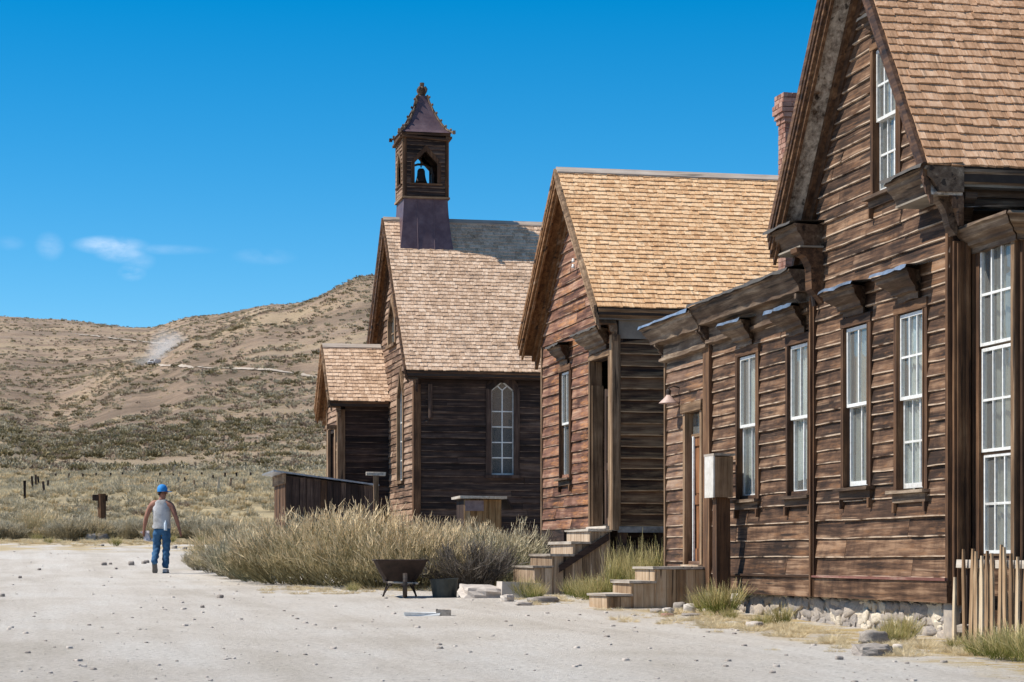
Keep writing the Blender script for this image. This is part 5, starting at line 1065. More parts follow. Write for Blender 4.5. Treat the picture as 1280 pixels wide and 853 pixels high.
# ================================================================== hill road, car and its dust
def ribbon(name, path, w, mat, lift=.35):
    P = []
    for (a, b) in zip(path, path[1:]):
        for t in np.linspace(0, 1, 14)[:-1]: P.append(hit(a[0]+(b[0]-a[0])*t, a[1]+(b[1]-a[1])*t, 120))
    Q = []
    for i in range(len(P)):
        s = P[max(0, i-3):i+4]; v = sum(s, Vector())/len(s); Q.append(v)
    mb = MB(); vs = []
    for i, v in enumerate(Q):
        ww = w*(.7+.6*random.random()); up = Vector((SN, CN, 0))*ww*.5
        for s in (-1, 0, 1):
            q = v+up*s; vs.append((q.x, q.y, gz(q.x, q.y)+lift))
    mb.add(vs, [(i*3+k, i*3+k+1, i*3+4+k, i*3+3+k) for i in range(len(Q)-1) for k in (0, 1)]); o = mb.build(name, mat); return tag(o, kind='structure')
rm = plain('pale dirt track', (.36, .30, .24), (.46, .39, .32), .95, .1)
ribbon('hill_road', [(420, 478), (395, 473), (370, 468), (335, 463), (300, 462), (262, 461), (230, 459), (205, 458), (192, 456)], 3.4, rm, .25)
ribbon('hill_road', [(96, 419), (120, 421), (150, 425), (170, 427), (195, 430), (218, 430)], 6, rm, .5)
cp = hit(193, 457, 300); car = empty('car', cp, 'distant white car coming down the hill road ahead of its dust', 'car', rz=-TH+R(-25))
mb = MB(); prof_ = [(-2.3, .4), (2.3, .4), (2.35, .9), (1.6, 1.05), (-.0+.9, 1.75), (-1.9, 1.78), (-2.3, 1.0)]
mb.prism([(-p[0], p[1]) for p in prof_], lambda a, b, t: (t, a, b), -.93, .93); mb.build('body', plain('white car paint', (.75, .76, .77), (.7, .7, .7), .3), car)
mb = MB(); mb.hexa([(-.8, -1.62, 1.08), (.8, -1.62, 1.08), (.72, -.96, 1.68), (-.72, -.96, 1.68)], [(-.8, -1.59, 1.12), (.8, -1.59, 1.12), (.72, -.93, 1.72), (-.72, -.93, 1.72)]); mb.build('windscreen', M['iron'], car)
mb = MB(); mb.box(-.7, .7, -2.39, -2.34, .55, .8); mb.build('grille', M['iron'], car)
for sx_ in (-1, 1):
    for yy in (-1.4, 1.4):
        mb = MB(); mb.tube([(sx_*.75, yy, .38), (sx_*.96, yy, .38)], .38, 14); mb.build('wheel', M['iron'], car)
m, N_, L_, b_ = newmat('road dust'); N_.remove(b_); pv = N_.new('ShaderNodeVolumePrincipled'); pv.inputs['Color'].default_value = (.92, .88, .84, 1); pv.inputs['Anisotropy'].default_value = .2
tc_ = N_.new('ShaderNodeTexCoord'); ln = N_.new('ShaderNodeVectorMath'); ln.operation = 'LENGTH'; L_.new(tc_.outputs['Object'], ln.inputs[0])
nz_ = N_.new('ShaderNodeTexNoise'); nz_.inputs['Scale'].default_value = 2.2; nz_.inputs['Detail'].default_value = 3; L_.new(tc_.outputs['Object'], nz_.inputs['Vector'])
mrn = N_.new('ShaderNodeMapRange'); mrn.inputs['From Min'].default_value = 1; mrn.inputs['From Max'].default_value = .2; mrn.inputs['To Max'].default_value = 1; L_.new(ln.outputs['Value'], mrn.inputs[0])
mm = mth('MULTIPLY', mth('MULTIPLY', mrn.outputs[0], mth('SUBTRACT', nz_.outputs['Fac'], .25, N_, L_, True), N_, L_), .34, N_, L_); L_.new(mm, pv.inputs['Density']); L_.new(pv.outputs[0], N_['Material Output'].inputs['Volume'])
Dc = cp.x*SN+cp.y*CN; bm = bmesh.new(); bmesh.ops.create_icosphere(bm, subdivisions=2, radius=1); dme = bpy.data.meshes.new('dust'); bm.to_mesh(dme); bm.free(); dme.materials.append(m)
for (px, py, dd, r, s) in ((185, 453, 8, 3.2, 1.9), (196, 448, 18, 4.5, 1.1), (203, 440, 40, 6, 1), (212, 431, 70, 7.5, 1)):
    o = link('dust_cloud', dme, None, PD(px, py, Dc+dd)); o.scale = (r*s, r*1.5, r*.8); tag(o, kind='stuff')
# ================================================================== walking man
def skin(name, J, E, mat, parent, sub=2, smooth=True):
    keys = list(J); me = bpy.data.meshes.new(name); me.from_pydata([J[k][0] for k in keys], [(keys.index(a), keys.index(b)) for a, b in E], [])
    o = bpy.data.objects.new(name, me); COL.objects.link(o); md = o.modifiers.new('Skin', 'SKIN'); md.use_smooth_shade = True
    if not me.skin_vertices: 
        bm = bmesh.new(); bm.from_mesh(me); bm.verts.layers.skin.verify(); bm.to_mesh(me); bm.free()
    for i, k in enumerate(keys):
        r = J[k][1]; r = (r, r) if not hasattr(r, '__len__') else r; me.skin_vertices[0].data[i].radius = r; me.skin_vertices[0].data[i].use_root = (i == 0)
    s = o.modifiers.new('Sub', 'SUBSURF'); s.levels = sub; s.render_levels = sub
    dg = bpy.context.evaluated_depsgraph_get(); m2 = bpy.data.meshes.new_from_object(o.evaluated_get(dg)); m2.name = name; o.modifiers.clear(); o.data = m2
    m2.materials.clear(); m2.materials.append(mat); m2.polygons.foreach_set('use_smooth', [True]*len(m2.polygons))
    bpy.data.meshes.remove(me); o.parent = parent; return o
pm = PD(202, 700, 45.3); g_ = gz(pm.x, pm.y)
man = empty('person', (pm.x, pm.y, g_), 'person in blue cap, grey tank top and jeans walking away across the gravel', 'person', rz=-TH)
man.scale = (1.0, 1.0, 1.0)
skinm = plain('sunburnt skin', (.36, .175, .12), (.26, .12, .08), .6, 6, bump=.02); jeans = plain('blue denim', (.045, .13, .25), (.012, .05, .12), .85, 6, bump=.8, dist=.03)
shirt = plain('grey tank top', (.48, .48, .49), (.26, .26, .26), .9, 3.5, bump=.6, thr=(.45, .6), dist=.03); capm = plain('bright blue cap', (.02, .24, .62), (.03, .18, .45), .7, 8, bump=.05); shoe = plain('grey running shoe', (.45, .45, .46), (.25, .24, .24), .8, 20); sole = plain('grey brown shoe sole', (.20, .18, .16), (.13, .12, .11), .9, 30); hairm = plain('short dark hair', (.04, .025, .018), (.03, .02, .015), .9, 60)
J = {'pel': ((0, 0, .95), (.12, .09)), 'wa': ((.0, .0, 1.10), (.135, .095)), 'ch': ((0, .01, 1.28), (.165, .105)), 'sh': ((0, 0, 1.39), (.16, .092)), 'nk': ((0, .01, 1.46), (.085, .07)), 'n2': ((.01, .025, 1.52), .064), 'h1': ((.015, .035, 1.59), (.075, .085)), 'h2': ((.015, .03, 1.65), (.082, .092)), 'h3': ((.01, .025, 1.71), (.07, .08)),
 'jaw': ((.065, .055, 1.565), (.035, .04)), 'nose': ((.112, .065, 1.605), (.012, .012)), 'brow': ((.075, .055, 1.645), (.035, .045)), 'ear': ((.0, -.062, 1.615), (.012, .022))}
E = [('pel', 'wa'), ('wa', 'ch'), ('ch', 'sh'), ('sh', 'nk'), ('nk', 'n2'), ('n2', 'h1'), ('h1', 'h2'), ('h2', 'h3'), ('h1', 'jaw'), ('h2', 'brow'), ('brow', 'nose'), ('h1', 'ear')]
def arm(p, s, pts, rad, fdir, side):
    ks = [p+str(i) for i in range(len(pts))]
    for k, q, r in zip(ks, pts, rad): J[k] = (q, r)
    E.append(('sh', ks[0])); E.extend(zip(ks, ks[1:])); pal = Vector(pts[-1])
    for i, l in enumerate((.062, .075, .072, .058)):
        b = pal+Vector(side)*(i-1.5)*.020; q0 = b+Vector(fdir)*.045; q1 = q0+Vector(fdir)*l*.5+Vector((0, .012, 0)); q2 = q1+(Vector(fdir)+Vector((-s*.2, .35, 0))).normalized()*l*.5
        J[p+'f%da' % i] = (tuple(q0), .0105); J[p+'f%db' % i] = (tuple(q1), .0095); J[p+'f%dc' % i] = (tuple(q2), .0075)
        E.extend([(ks[-1], p+'f%da' % i), (p+'f%da' % i, p+'f%db' % i), (p+'f%db' % i, p+'f%dc' % i)])
    t0 = pal+Vector((0, .035, .0)); t1 = t0+Vector(fdir)*.045+Vector((0, .025, 0)); J[p+'ta'] = (tuple(t0), .012); J[p+'tb'] = (tuple(t1), .009); E.extend([(ks[-1], p+'ta'), (p+'ta', p+'tb')])
arm('r', 1, [(.185, 0, 1.405), (.235, -.02, 1.30), (.285, -.035, 1.15), (.325, -.01, 1.02), (.35, .0, .91), (.37, .0, .85)], [.074, .062, .048, .046, .030, (.042, .030)], (.25, .0, -.97), (.3, .95, 0))
arm('l', -1, [(-.185, 0, 1.405), (-.245, -.01, 1.30), (-.30, -.02, 1.15), (-.335, .02, 1.02), (-.36, .05, .91), (-.37, .06, .85)], [.074, .062, .048, .046, .030, (.042, .030)], (-.05, .1, -.98), (.3, .95, 0))
for p, pts, rad in (('a', [(.085, 0, .86), (.09, .03, .68), (.085, .05, .50), (.075, .03, .30), (.07, .0, .10)], [.07, .065, .055, .048, .036]), ('b', [(-.085, .0, .86), (-.10, .05, .68), (-.11, .06, .50), (-.12, -.06, .33), (-.125, -.17, .19)], [.07, .07, .055, .048, .036])):
    ks = [p+str(i) for i in range(5)]
    for k, q, r in zip(ks, pts, rad): J[k] = (q, r)
    E.append(('pel', ks[0])); E.extend(zip(ks, ks[1:]))
skin('body', J, E, skinm, man)
JJ = {'pel': ((0, 0, .95), (.175, .13)), 'up': ((0, .0, 1.0), (.17, .125)), 'a0': ((.085, 0, .84), .112), 'a1': ((.092, .03, .68), .098), 'a2': ((.088, .05, .50), .082), 'a3': ((.08, .03, .30), .078), 'a4': ((.078, .0, .085), .075), 'b0': ((-.085, 0, .84), .112), 'b1': ((-.10, .05, .68), .098), 'b2': ((-.11, .06, .50), .082), 'b3': ((-.12, -.06, .34), .076), 'b4': ((-.125, -.175, .175), .066)}
skin('jeans', JJ, [('pel', 'up'), ('pel', 'a0'), ('a0', 'a1'), ('a1', 'a2'), ('a2', 'a3'), ('a3', 'a4'), ('pel', 'b0'), ('b0', 'b1'), ('b1', 'b2'), ('b2', 'b3'), ('b3', 'b4')], jeans, man)
def loft(name, rings, mat, parent, n=20):
    mb = MB(); vs = []
    for (z, rx, ry, cy) in rings: vs += [(rx*math.copysign(abs(math.cos(2*PI*k/n))**.85, math.cos(2*PI*k/n))*(1+random.uniform(-.015, .015)), cy+ry*math.sin(2*PI*k/n)*(1+random.uniform(-.03, .03)), z+random.uniform(-.004, .004)) for k in range(n)]
    mb.add(vs, [(i*n+k, i*n+(k+1) % n, (i+1)*n+(k+1) % n, (i+1)*n+k) for i in range(len(rings)-1) for k in range(n)]); return mb.build(name, mat, parent, smooth=True)
loft('tank_top', [(.90, .182, .138, 0), (.935, .186, .140, 0), (1.0, .178, .132, 0), (1.08, .172, .126, 0), (1.17, .178, .128, 0), (1.26, .188, .130, 0), (1.32, .186, .128, .005), (1.38, .168, .122, .005), (1.43, .145, .110, .005), (1.465, .120, .094, .01), (1.482, .088, .080, .012)], shirt, man)
MB().box(-.178, .178, -.128, .128, .925, .95, .003).build('belt', M['dark_x'], man) if 0 else None
skin('hair', {'a': ((.0, .015, 1.66), (.086, .095)), 'b': ((-.02, -.0, 1.60), (.062, .07)), 'c': ((-.015, .0, 1.56), (.05, .055))}, [('a', 'b'), ('b', 'c')], hairm, man, 2)
mb = MB(); mb.lathe([(.104, -.03), (.107, .0), (.105, .04), (.088, .085), (.05, .115), (0, .125)], (.01, .028, 1.675), 18, .98, 1.08); cap = mb.build('cap', capm, man, smooth=True)
mb = MB(); vs = []
for k in range(9):
    a = -PI/2.6+k*(2*PI/2.6)/8; a += .25; vs += [(.01+.10*math.cos(a), .028+.105*math.sin(a), 1.662), (.035+.175*math.cos(a*.8+.05), .035+.14*math.sin(a*.8+.05), 1.648), (.035+.172*math.cos(a*.8+.05), .035+.138*math.sin(a*.8+.05), 1.641), (.01+.10*math.cos(a), .028+.105*math.sin(a), 1.652)]
mb.add(vs, [(k*4+i, k*4+(i+1) % 4, k*4+4+(i+1) % 4, k*4+4+i) for k in range(8) for i in range(4)]); mb.build('bill', capm, cap)
for s, base, pitch in ((1, (.078, 0, 0), 0), (-1, (-.125, -.17, .02), R(68))):
    mb = MB(); P_ = [(-.045, -.09), (-.035, -.11), (.035, -.11), (.045, -.09), (.045, .04), (.055, .12), (.035, .18), (-.03, .185), (-.05, .12), (-.042, .04)]
    H0 = [.075, .08, .08, .075, .085, .065, .045, .045, .065, .085]
    def tr_(x, y, z):
        if pitch: y2 = (y-.14)*math.cos(pitch)+z*math.sin(pitch); z2 = -(y-.14)*math.sin(pitch)+z*math.cos(pitch); return (base[0]+x, base[1]+.10+y2, base[2]+z2)
        return (base[0]+x, base[1]+y, base[2]+z)
    n_ = len(P_); vs = [tr_(x, y, .022) for x, y in P_]+[tr_(x*.95, y*.97, h) for (x, y), h in zip(P_, H0)]
    mb.add(vs, [tuple(range(n_-1, -1, -1)), tuple(range(n_, 2*n_))]+[(i, (i+1) % n_, n_+(i+1) % n_, n_+i) for i in range(n_)]); so = mb.build('shoe', shoe, man)
    m2 = MB(); vs = [tr_(x*1.06, y*1.03, -.004) for x, y in P_]+[tr_(x*1.06, y*1.03, .0215) for x, y in P_]
    m2.add(vs, [tuple(range(n_-1, -1, -1)), tuple(range(n_, 2*n_))]+[(i, (i+1) % n_, n_+(i+1) % n_, n_+i) for i in range(n_)]); m2.build('shoe_sole', sole, so)
for nm in ('jeans', 'tank_top'):
    mo = bpy.data.objects[nm].data; g9 = np.random.default_rng(4)
    for v in mo.vertices:
        f = .006*math.sin(v.co.z*46+v.co.x*22)+.005*math.sin(v.co.z*71-v.co.x*50+1.3); v.co += v.normal*f
pap = empty('papers', (pm.x, pm.y, g_), 'crumpled pale papers held in the left hand of the walking man', 'papers', rz=-TH)
mb = MB()
for k in range(3):
    vs = [(-.38+.03*i+random.uniform(-.01, .01)-.04*k+.02*k*j, .10+.03*k+random.uniform(-.015, .015), .86-.05*j-.01*k) for j in range(5) for i in range(5)]
    mb.add(vs, [(j*5+i, j*5+i+1, j*5+6+i, j*5+5+i) for j in range(4) for i in range(4)])
mb.build('sheets', plain('pale lilac paper', (.60, .57, .60), (.4, .38, .4), .9, 8), pap)
botl = MB(); botl.lathe([(0, 0), (.032, 0), (.034, .02), (.034, .12), (.03, .15), (.013, .175), (.013, .2), (0, .2)], (0, 0, 0), 12)
o = botl.build('water_bottle', plain('clear blue white plastic', (.62, .70, .78), (.5, .58, .66), .15, 12), smooth=True, label='small clear water bottle in the back pocket of the jeans', cat='bottle')
q = Vector((.105, -.155, .86)); o.location = (pm.x+q.x*CN+q.y*SN, pm.y-q.x*SN+q.y*CN, g_+q.z)

# ================================================================== vegetation
def vegmat(name, low, high, tip, gray=None):
    m, N, L, b = newmat(name); b.inputs['Roughness'].default_value = .85; b.inputs['Specular IOR Level'].default_value = .15
    rd = rndnode(N, L); ae = N.new('ShaderNodeAttribute'); ae.attribute_name = 'edge'; at = N.new('ShaderNodeAttribute'); at.attribute_name = 'rnd'
    ge = N.new('ShaderNodeNewGeometry'); n = N.new('ShaderNodeTexNoise'); n.inputs['Scale'].default_value = .9; n.inputs['Detail'].default_value = 3; L.new(ge.outputs['Position'], n.inputs['Vector'])
    cr = N.new('ShaderNodeValToRGB'); setr(cr, [(.2, low), (.8, high)])
    v = mth('ADD', mth('MULTIPLY', at.outputs['Fac'], .5, N, L), mth('MULTIPLY', n.outputs['Fac'], .6, N, L), N, L); oi = N.new('ShaderNodeObjectInfo')
    v = mth('ADD', v, mth('MULTIPLY', mth('SUBTRACT', oi.outputs['Random'], .5, N, L), .8, N, L), N, L); L.new(v, cr.inputs[0])
    mx = N.new('ShaderNodeMix'); mx.data_type = 'RGBA'; mr = N.new('ShaderNodeMapRange'); mr.inputs['From Min'].default_value = .55; mr.inputs['From Max'].default_value = 1.0; L.new(mth('ADD', ae.outputs['Fac'], mth('MULTIPLY', mth('SUBTRACT', at.outputs['Fac'], .5, N, L), .5, N, L), N, L), mr.inputs[0])
    L.new(mr.outputs[0], mx.inputs['Factor']); L.new(cr.outputs[0], mx.inputs['A']); mx.inputs['B'].default_value = tip+(1,)
    L.new(mx.outputs['Result'], b.inputs['Base Color'])
    tl = N.new('ShaderNodeBsdfTranslucent'); L.new(mx.outputs['Result'], tl.inputs[0]); ms = N.new('ShaderNodeMixShader'); ms.inputs[0].default_value = .18; L.new(b.outputs[0], ms.inputs[1]); L.new(tl.outputs[0], ms.inputs[2]); L.new(ms.outputs[0], N['Material Output'].inputs[0])
    return m
V_rab = vegmat('rabbitbrush with straw tips', (.19, .165, .085), (.42, .37, .22), (.86, .67, .42))
V_rab2 = vegmat('green grey rabbitbrush', (.18, .175, .105), (.38, .36, .235), (.70, .60, .41))
V_sag = vegmat('grey green sagebrush', (.19, .165, .105), (.42, .37, .25), (.64, .55, .39))
V_oli = vegmat('olive shrub', (.12, .10, .045), (.26, .215, .11), (.38, .315, .18))
V_str = vegmat('dry straw grass', (.44, .35, .20), (.66, .54, .34), (.78, .66, .44))
V_grn = vegmat('green grass tuft', (.12, .14, .03), (.30, .30, .09), (.66, .54, .27))
V_brn = vegmat('brown dead brush', (.16, .115, .08), (.32, .24, .17), (.42, .33, .24))
V_twg = vegmat('grey dead twigs', (.06, .05, .042), (.16, .14, .12), (.24, .21, .18))
def brush(name, n, H, Rr, bl, bw, mat, seed, nst=40, lean=1.0, up=.55, tmin=.3, spike=0.):
    g = np.random.default_rng(seed)
    az = g.uniform(0, 2*PI, nst); le = np.sqrt(g.uniform(0, 1, nst))*lean; Lh = H*g.uniform(.78, 1.08, nst)*(1-.18*le)
    ex = np.sin(le*1.15)*Rr/H*1.0
    dirs = np.stack([np.cos(az)*ex, np.sin(az)*ex, np.cos(le*.75)], 1); base = np.stack([np.cos(az)*le*Rr*.25, np.sin(az)*le*Rr*.25, np.zeros(nst)], 1)
    s = g.integers(0, nst, n); t = tmin+(1-tmin)*np.sqrt(g.uniform(0, 1, n)); p = base[s]+dirs[s]*(Lh[s]*t)[:, None]
    p += g.normal(0, 1, (n, 3))*np.array([.07, .07, .03])*Rr; p[:, 2] = np.maximum(p[:, 2], .0)
    d = dirs[s]+np.array([0, 0, up])+g.normal(0, .45, (n, 3)); d /= np.linalg.norm(d, axis=1)[:, None]
    ln = bl*g.uniform(.5, 1.3, n); w = np.cross(d, g.normal(0, 1, (n, 3))); w /= np.linalg.norm(w, axis=1)[:, None]; ww = (bw*g.uniform(.6, 1.3, n))[:, None]
    q = p+d*ln[:, None]; V = np.stack([p-w*ww, p+w*ww, q+w*ww*.35, q-w*ww*.35], 1).reshape(-1, 3)
    zr = np.clip(V[:, 2]/(H*1.05), 0, 1); rn = np.repeat(g.uniform(0.01, 1, n), 4); t4 = np.repeat(t, 4)
    if n > 2000:
        sp = base+dirs*(Lh*.8)[:, None]+g.normal(0, .02, (nst, 3)); sw = np.cross(dirs, g.normal(0, 1, (nst, 3))); sw /= np.linalg.norm(sw, axis=1)[:, None]
        SV = np.stack([base-sw*.009, base+sw*.009, sp+sw*.004, sp-sw*.004], 1).reshape(-1, 3); V = np.vstack([V, SV]); zr = np.append(zr, np.zeros(4*nst)); rn = np.append(rn, np.full(4*nst, .01)); t4 = np.append(t4, np.zeros(4*nst)); n += nst
    me = bpy.data.meshes.new(name); me.vertices.add(4*n); me.vertices.foreach_set('co', V.ravel()); me.loops.add(4*n); me.loops.foreach_set('vertex_index', np.arange(4*n)); me.polygons.add(n); me.polygons.foreach_set('loop_start', np.arange(n)*4)
    me.attributes.new('rnd', 'FLOAT', 'POINT').data.foreach_set('value', rn); me.attributes.new('edge', 'FLOAT', 'POINT').data.foreach_set('value', zr*.5+t4*.5)
    me.update(calc_edges=True); me.validate(); me.materials.append(mat); return me
def lump(name, H, Rr, mat, seed, leaf=120):   # far shrub: broken dome of small leaf faces
    return brush(name, leaf, H, Rr, H*.33, H*.085, mat, seed, 14, 1.25, .25, .25)
def scatter(name, pts, sc, rz, meshes, var, sq=None):
    me = bpy.data.meshes.new(name); me.from_pydata(pts.tolist(), [], [])
    for nm, v in (('sc', sc), ('rz', rz)): me.attributes.new(nm, 'FLOAT', 'POINT').data.foreach_set('value', v)
    me.attributes.new('vr', 'INT', 'POINT').data.foreach_set('value', var)
    o = link(name, me); tag(o, kind='stuff')
    for m in meshes: me.materials.append(m.materials[0])
    ng = bpy.data.node_groups.new(name, 'GeometryNodeTree'); ng.interface.new_socket('Geometry', in_out='INPUT', socket_type='NodeSocketGeometry'); ng.interface.new_socket('Geometry', in_out='OUTPUT', socket_type='NodeSocketGeometry')
    N, L = ng.nodes, ng.links; gi = N.new('NodeGroupInput'); go = N.new('NodeGroupOutput'); jn = N.new('GeometryNodeJoinGeometry')
    def attr(nm, ty):
        a = N.new('GeometryNodeInputNamedAttribute'); a.data_type = ty; a.inputs[0].default_value = nm; return a.outputs[0]
    for k, m in enumerate(meshes):
        src = bpy.data.objects.new(name+'_source', m); oi = N.new('GeometryNodeObjectInfo'); oi.inputs['Object'].default_value = src
        ip = N.new('GeometryNodeInstanceOnPoints'); L.new(gi.outputs[0], ip.inputs['Points']); L.new(oi.outputs['Geometry'], ip.inputs['Instance'])
        cmp_ = N.new('FunctionNodeCompare'); cmp_.data_type = 'INT'; cmp_.operation = 'EQUAL'; L.new(attr('vr', 'INT'), cmp_.inputs[2]); cmp_.inputs[3].default_value = k; L.new(cmp_.outputs[0], ip.inputs['Selection'])
        cx = N.new('ShaderNodeCombineXYZ'); L.new(attr('rz', 'FLOAT'), cx.inputs[2]); er = N.new('FunctionNodeEulerToRotation'); L.new(cx.outputs[0], er.inputs[0]); L.new(er.outputs[0], ip.inputs['Rotation'])
        L.new(attr('sc', 'FLOAT'), ip.inputs['Scale']); L.new(ip.outputs[0], jn.inputs[0])
    L.new(jn.outputs[0], go.inputs[0]); md = o.modifiers.new('scatter', 'NODES'); md.node_group = ng; return o
def field(n, d0, d1, c0=-330, c1=820, seed=1, pw=1.):
    g = np.random.default_rng(seed); d = d0+(d1-d0)*g.uniform(0, 1, n)**pw; c = g.uniform(c0, c1, n); a = (c-640)/F_
    x = d*(SN+CN*a); y = d*(CN-SN*a); return x, y, d, c, g
def keepout(x, y): return (x > XP-.6) & (y > 12) & (y < 58)
# sage flat
FM = [brush('sagebrush', 330, .62, .55, .16, .016, V_sag, 1, 26, 1.1, .5), brush('sagebrush', 330, .5, .5, .15, .016, V_sag, 2, 26, 1.1, .5), brush('rabbitbrush', 330, .6, .45, .2, .014, V_rab, 3, 24, .9, .6), brush('dry_grass', 260, .42, .35, .26, .011, V_str, 4, 22, .8, .9, .05), brush('brown_brush', 300, .5, .5, .16, .015, V_brn, 5, 22, 1.1, .4), brush('sagebrush', 260, .85, .7, .2, .02, V_sag, 6, 26, 1.1, .5)]
x, y, d, c, g = field(9500, 71, 215, seed=11, pw=.8)
n1 = fbm(x/9, y/9, 3, 21)+.5; n2 = fbm(x/5, y/5, 3, 31)+.5; r = g.uniform(0, 1, len(x))
var = np.where(r < .36, 0, np.where(r < .62, 1, np.where(r < .72, 2, np.where(r < .93, 3, np.where(r < .97, 4, 5)))))
var = np.where((n1 > .58) & (r > .4), 3, var); var = np.where((n2 > .62) & (r < .3), 2, var)
k = (g.uniform(0, 1, len(x)) < np.clip(.45+(n1-.5)*-1.5+.35, .15, 1)) & ~keepout(x, y); x, y, var, g_s = x[k], y[k], var[k], (g.uniform(.4, 1.0, len(x))*np.clip(d/130, .72, 1.1))[k]
scatter('sagebrush_flat', np.stack([x, y, tz(x, y)-.03], 1), g_s, g.uniform(0, 6.28, len(x)), FM, var.astype(int))
# foot of the hill and slopes
HM = [lump('sagebrush', .9, .8, V_sag, 21), lump('olive_shrub', 1.2, 1.1, V_oli, 22, 150), lump('brown_brush', .9, .9, V_brn, 23), lump('dry_grass', .5, .7, V_str, 24), lump('sagebrush', .7, .9, V_sag, 25), lump('olive_shrub', .9, 1.0, V_oli, 26, 150)]
def hillbrush(name, n, d0, d1, seed, smin, smax, pw):
    x, y, d, c, g = field(n, d0, d1, seed=seed, pw=pw); n1 = fbm(x/38, y/38, 4, 41)+.5; n2 = fbm(x/16, y/16, 3, 51)+.5; r = g.uniform(0, 1, len(x))
    var = np.where(r < .34, 0, np.where(r < .38, 1, np.where(r < .54, 2, np.where(r < .82, 3, np.where(r < .96, 4, 5)))))
    band = np.exp(-((d-330)/70)**2)*np.clip((430-c)/200, 0, 1)
    var = np.where((r > 1-(band*.34+.05*(n1 > .6))) , np.where(g.uniform(0, 1, len(x)) < .5, 1, 5), var)
    k = g.uniform(0, 1, len(x)) < np.clip(.5+(n2-.5)*3.2+band*.6, .04, 1); x, y, d, var = x[k], y[k], d[k], var[k]
    scatter(name, np.stack([x, y, tz(x, y)-.08], 1), g.uniform(smin, smax, len(x)), g.uniform(0, 6.28, len(x)), HM, var.astype(int))
hillbrush('hillside_brush', 15000, 205, 460, 61, .35, 1.0, .8)
hillbrush('hillside_brush', 22000, 440, 900, 62, .4, 1.15, .9)
hillbrush('hillside_brush', 16000, 880, 1650, 63, .5, 1.3, 1)
# brush before the church: every bush its own plant
RB = [brush('rabbitbrush', 6500, 1.15, 1.0, .13, .006, [V_rab, V_rab2][i % 2], 70+i, 110, 1.45, .55, .2) for i in range(5)]
SB = [brush('sagebrush', 3600, .85, .75, .13, .0075, V_sag, 80+i, 90, 1.15, .5, .15) for i in range(3)]
TW = [brush('dead_brush', 2600, .8, .7, .22, .005, V_twg, 90, 60, 1.3, .2, .05)]
def plant(me, px, D, s, label, cat='shrub', group=None, sz=1., name=None, dz=0.):
    p = PD(px, 700, D); o = link(name or me.name.split('.')[0], me, None, (p.x, p.y, gz(p.x, p.y)-.03+dz)); o.scale = (s, s, s*sz); o.rotation_euler = (random.uniform(-.05, .05), random.uniform(-.05, .05), random.uniform(0, 6.28)); return tag(o, label, cat, group)
front = [(326, 39.5, .86, RB, 'leftmost tall straw tipped rabbitbrush at the road edge'), (357, 38.2, .98, RB, 'straw tipped rabbitbrush below the left end of the plank shed'), (395, 37.4, 1.15, RB, 'big straw tipped rabbitbrush below the right end of the plank shed'), (440, 36.8, 1.22, RB, 'tall straw tipped rabbitbrush left of the wheelbarrow'),
 (478, 36.0, 1.1, RB, 'green grey rabbitbrush right behind the wheelbarrow'), (524, 35.4, .95, RB, 'rabbitbrush behind the steel tub'), (640, 37.2, .95, RB, 'greenish rabbitbrush left of the four plank steps'), (612, 36.4, .9, RB, 'pale rabbitbrush right of the dead grey bush')]
for px, D, s, ms, lab in front: plant(random.choice(ms), px, D, s, lab)
plant(TW[0], 588, 34.8, 1.0, 'dead grey brown bush of bare twigs in the gap behind the boulder'); plant(TW[0], 560, 35.5, .7, 'smaller bare twig bush right behind the tub')
for px, D, s in ((268, 46.0, .62), (250, 47.5, .52), (286, 43.5, .8), (302, 41.0, .7)): plant(random.choice(SB), px, D, s, {268: 'low grey green sagebrush at the left end of the brush bank', 250: 'small dark green sagebrush where the brush bank meets the road', 286: 'rounded sagebrush before the leftmost rabbitbrush', 302: 'sagebrush tucked between road and rabbitbrush'}[px])
lab = 'straw tipped bush inside the dense brush bank before the church'
for i in range(19):
    px = random.uniform(300, 668); D = random.uniform(37.5, 46.5)
    if px < 360: D = random.uniform(41, 45)
    plant(random.choice(RB if random.random() < .75 else SB), px, D, random.choice((.65, .8, .95, 1.05, 1.15))*(1.0 if px > 380 else .8)*(.9 if px > 500 else 1.04), lab, group='bushes of the brush bank before the church')
for i in range(22):
    px = -30+i*14.5+random.uniform(-5, 5)
    if 196 < px < 0: continue
    plant(random.choice(SB+RB[:1]), px, random.uniform(69.5, 74), random.uniform(.6, .92), 'grey green sagebrush in the row along the far edge of the road', group='sagebrush along the far road edge')
for i in range(26):
    plant(random.choice(SB), random.uniform(-40, 350), random.uniform(74, 84), random.uniform(.45, .7), 'grey green sagebrush just behind the row at the far road edge', group='second row of sagebrush at the road edge')
# grass tufts by the steps and footing
GT = [brush('grass_tuft', 420, .30, .34, .28, .004, V_grn, 110+i, 60, .9, .9, .0) for i in range(3)]; TG = [brush('tall_grass', 220, .62, .30, .42, .004, V_grn, 120+i, 50, .5, 1.2, .0) for i in range(2)]; SG = [brush('straw_tuft', 420, .16, .34, .16, .004, V_str, 130+i, 60, 1.35, .25, .0) for i in range(3)]
def tuft(ms, px, py, s, label, group=None):
    p = hit(px, py, 12); o = link(ms[0].name.split('.')[0], random.choice(ms), None, p-Vector((0, 0, .02))); o.scale = (s,)*3; o.rotation_euler = (0, 0, random.uniform(0, 6)); return tag(o, label, 'grass', group)
tuft(GT, 902, 770, .85, 'big green grass tuft at the foot of the box on a post'); tuft(GT, 885, 768, .7, 'smaller green tuft left of the big one by the post'); tuft(GT, 657, 748, .65, 'green grass tuft against the squared stone block'); tuft(GT, 670, 750, .5, 'short grass tuft right of the stone block')
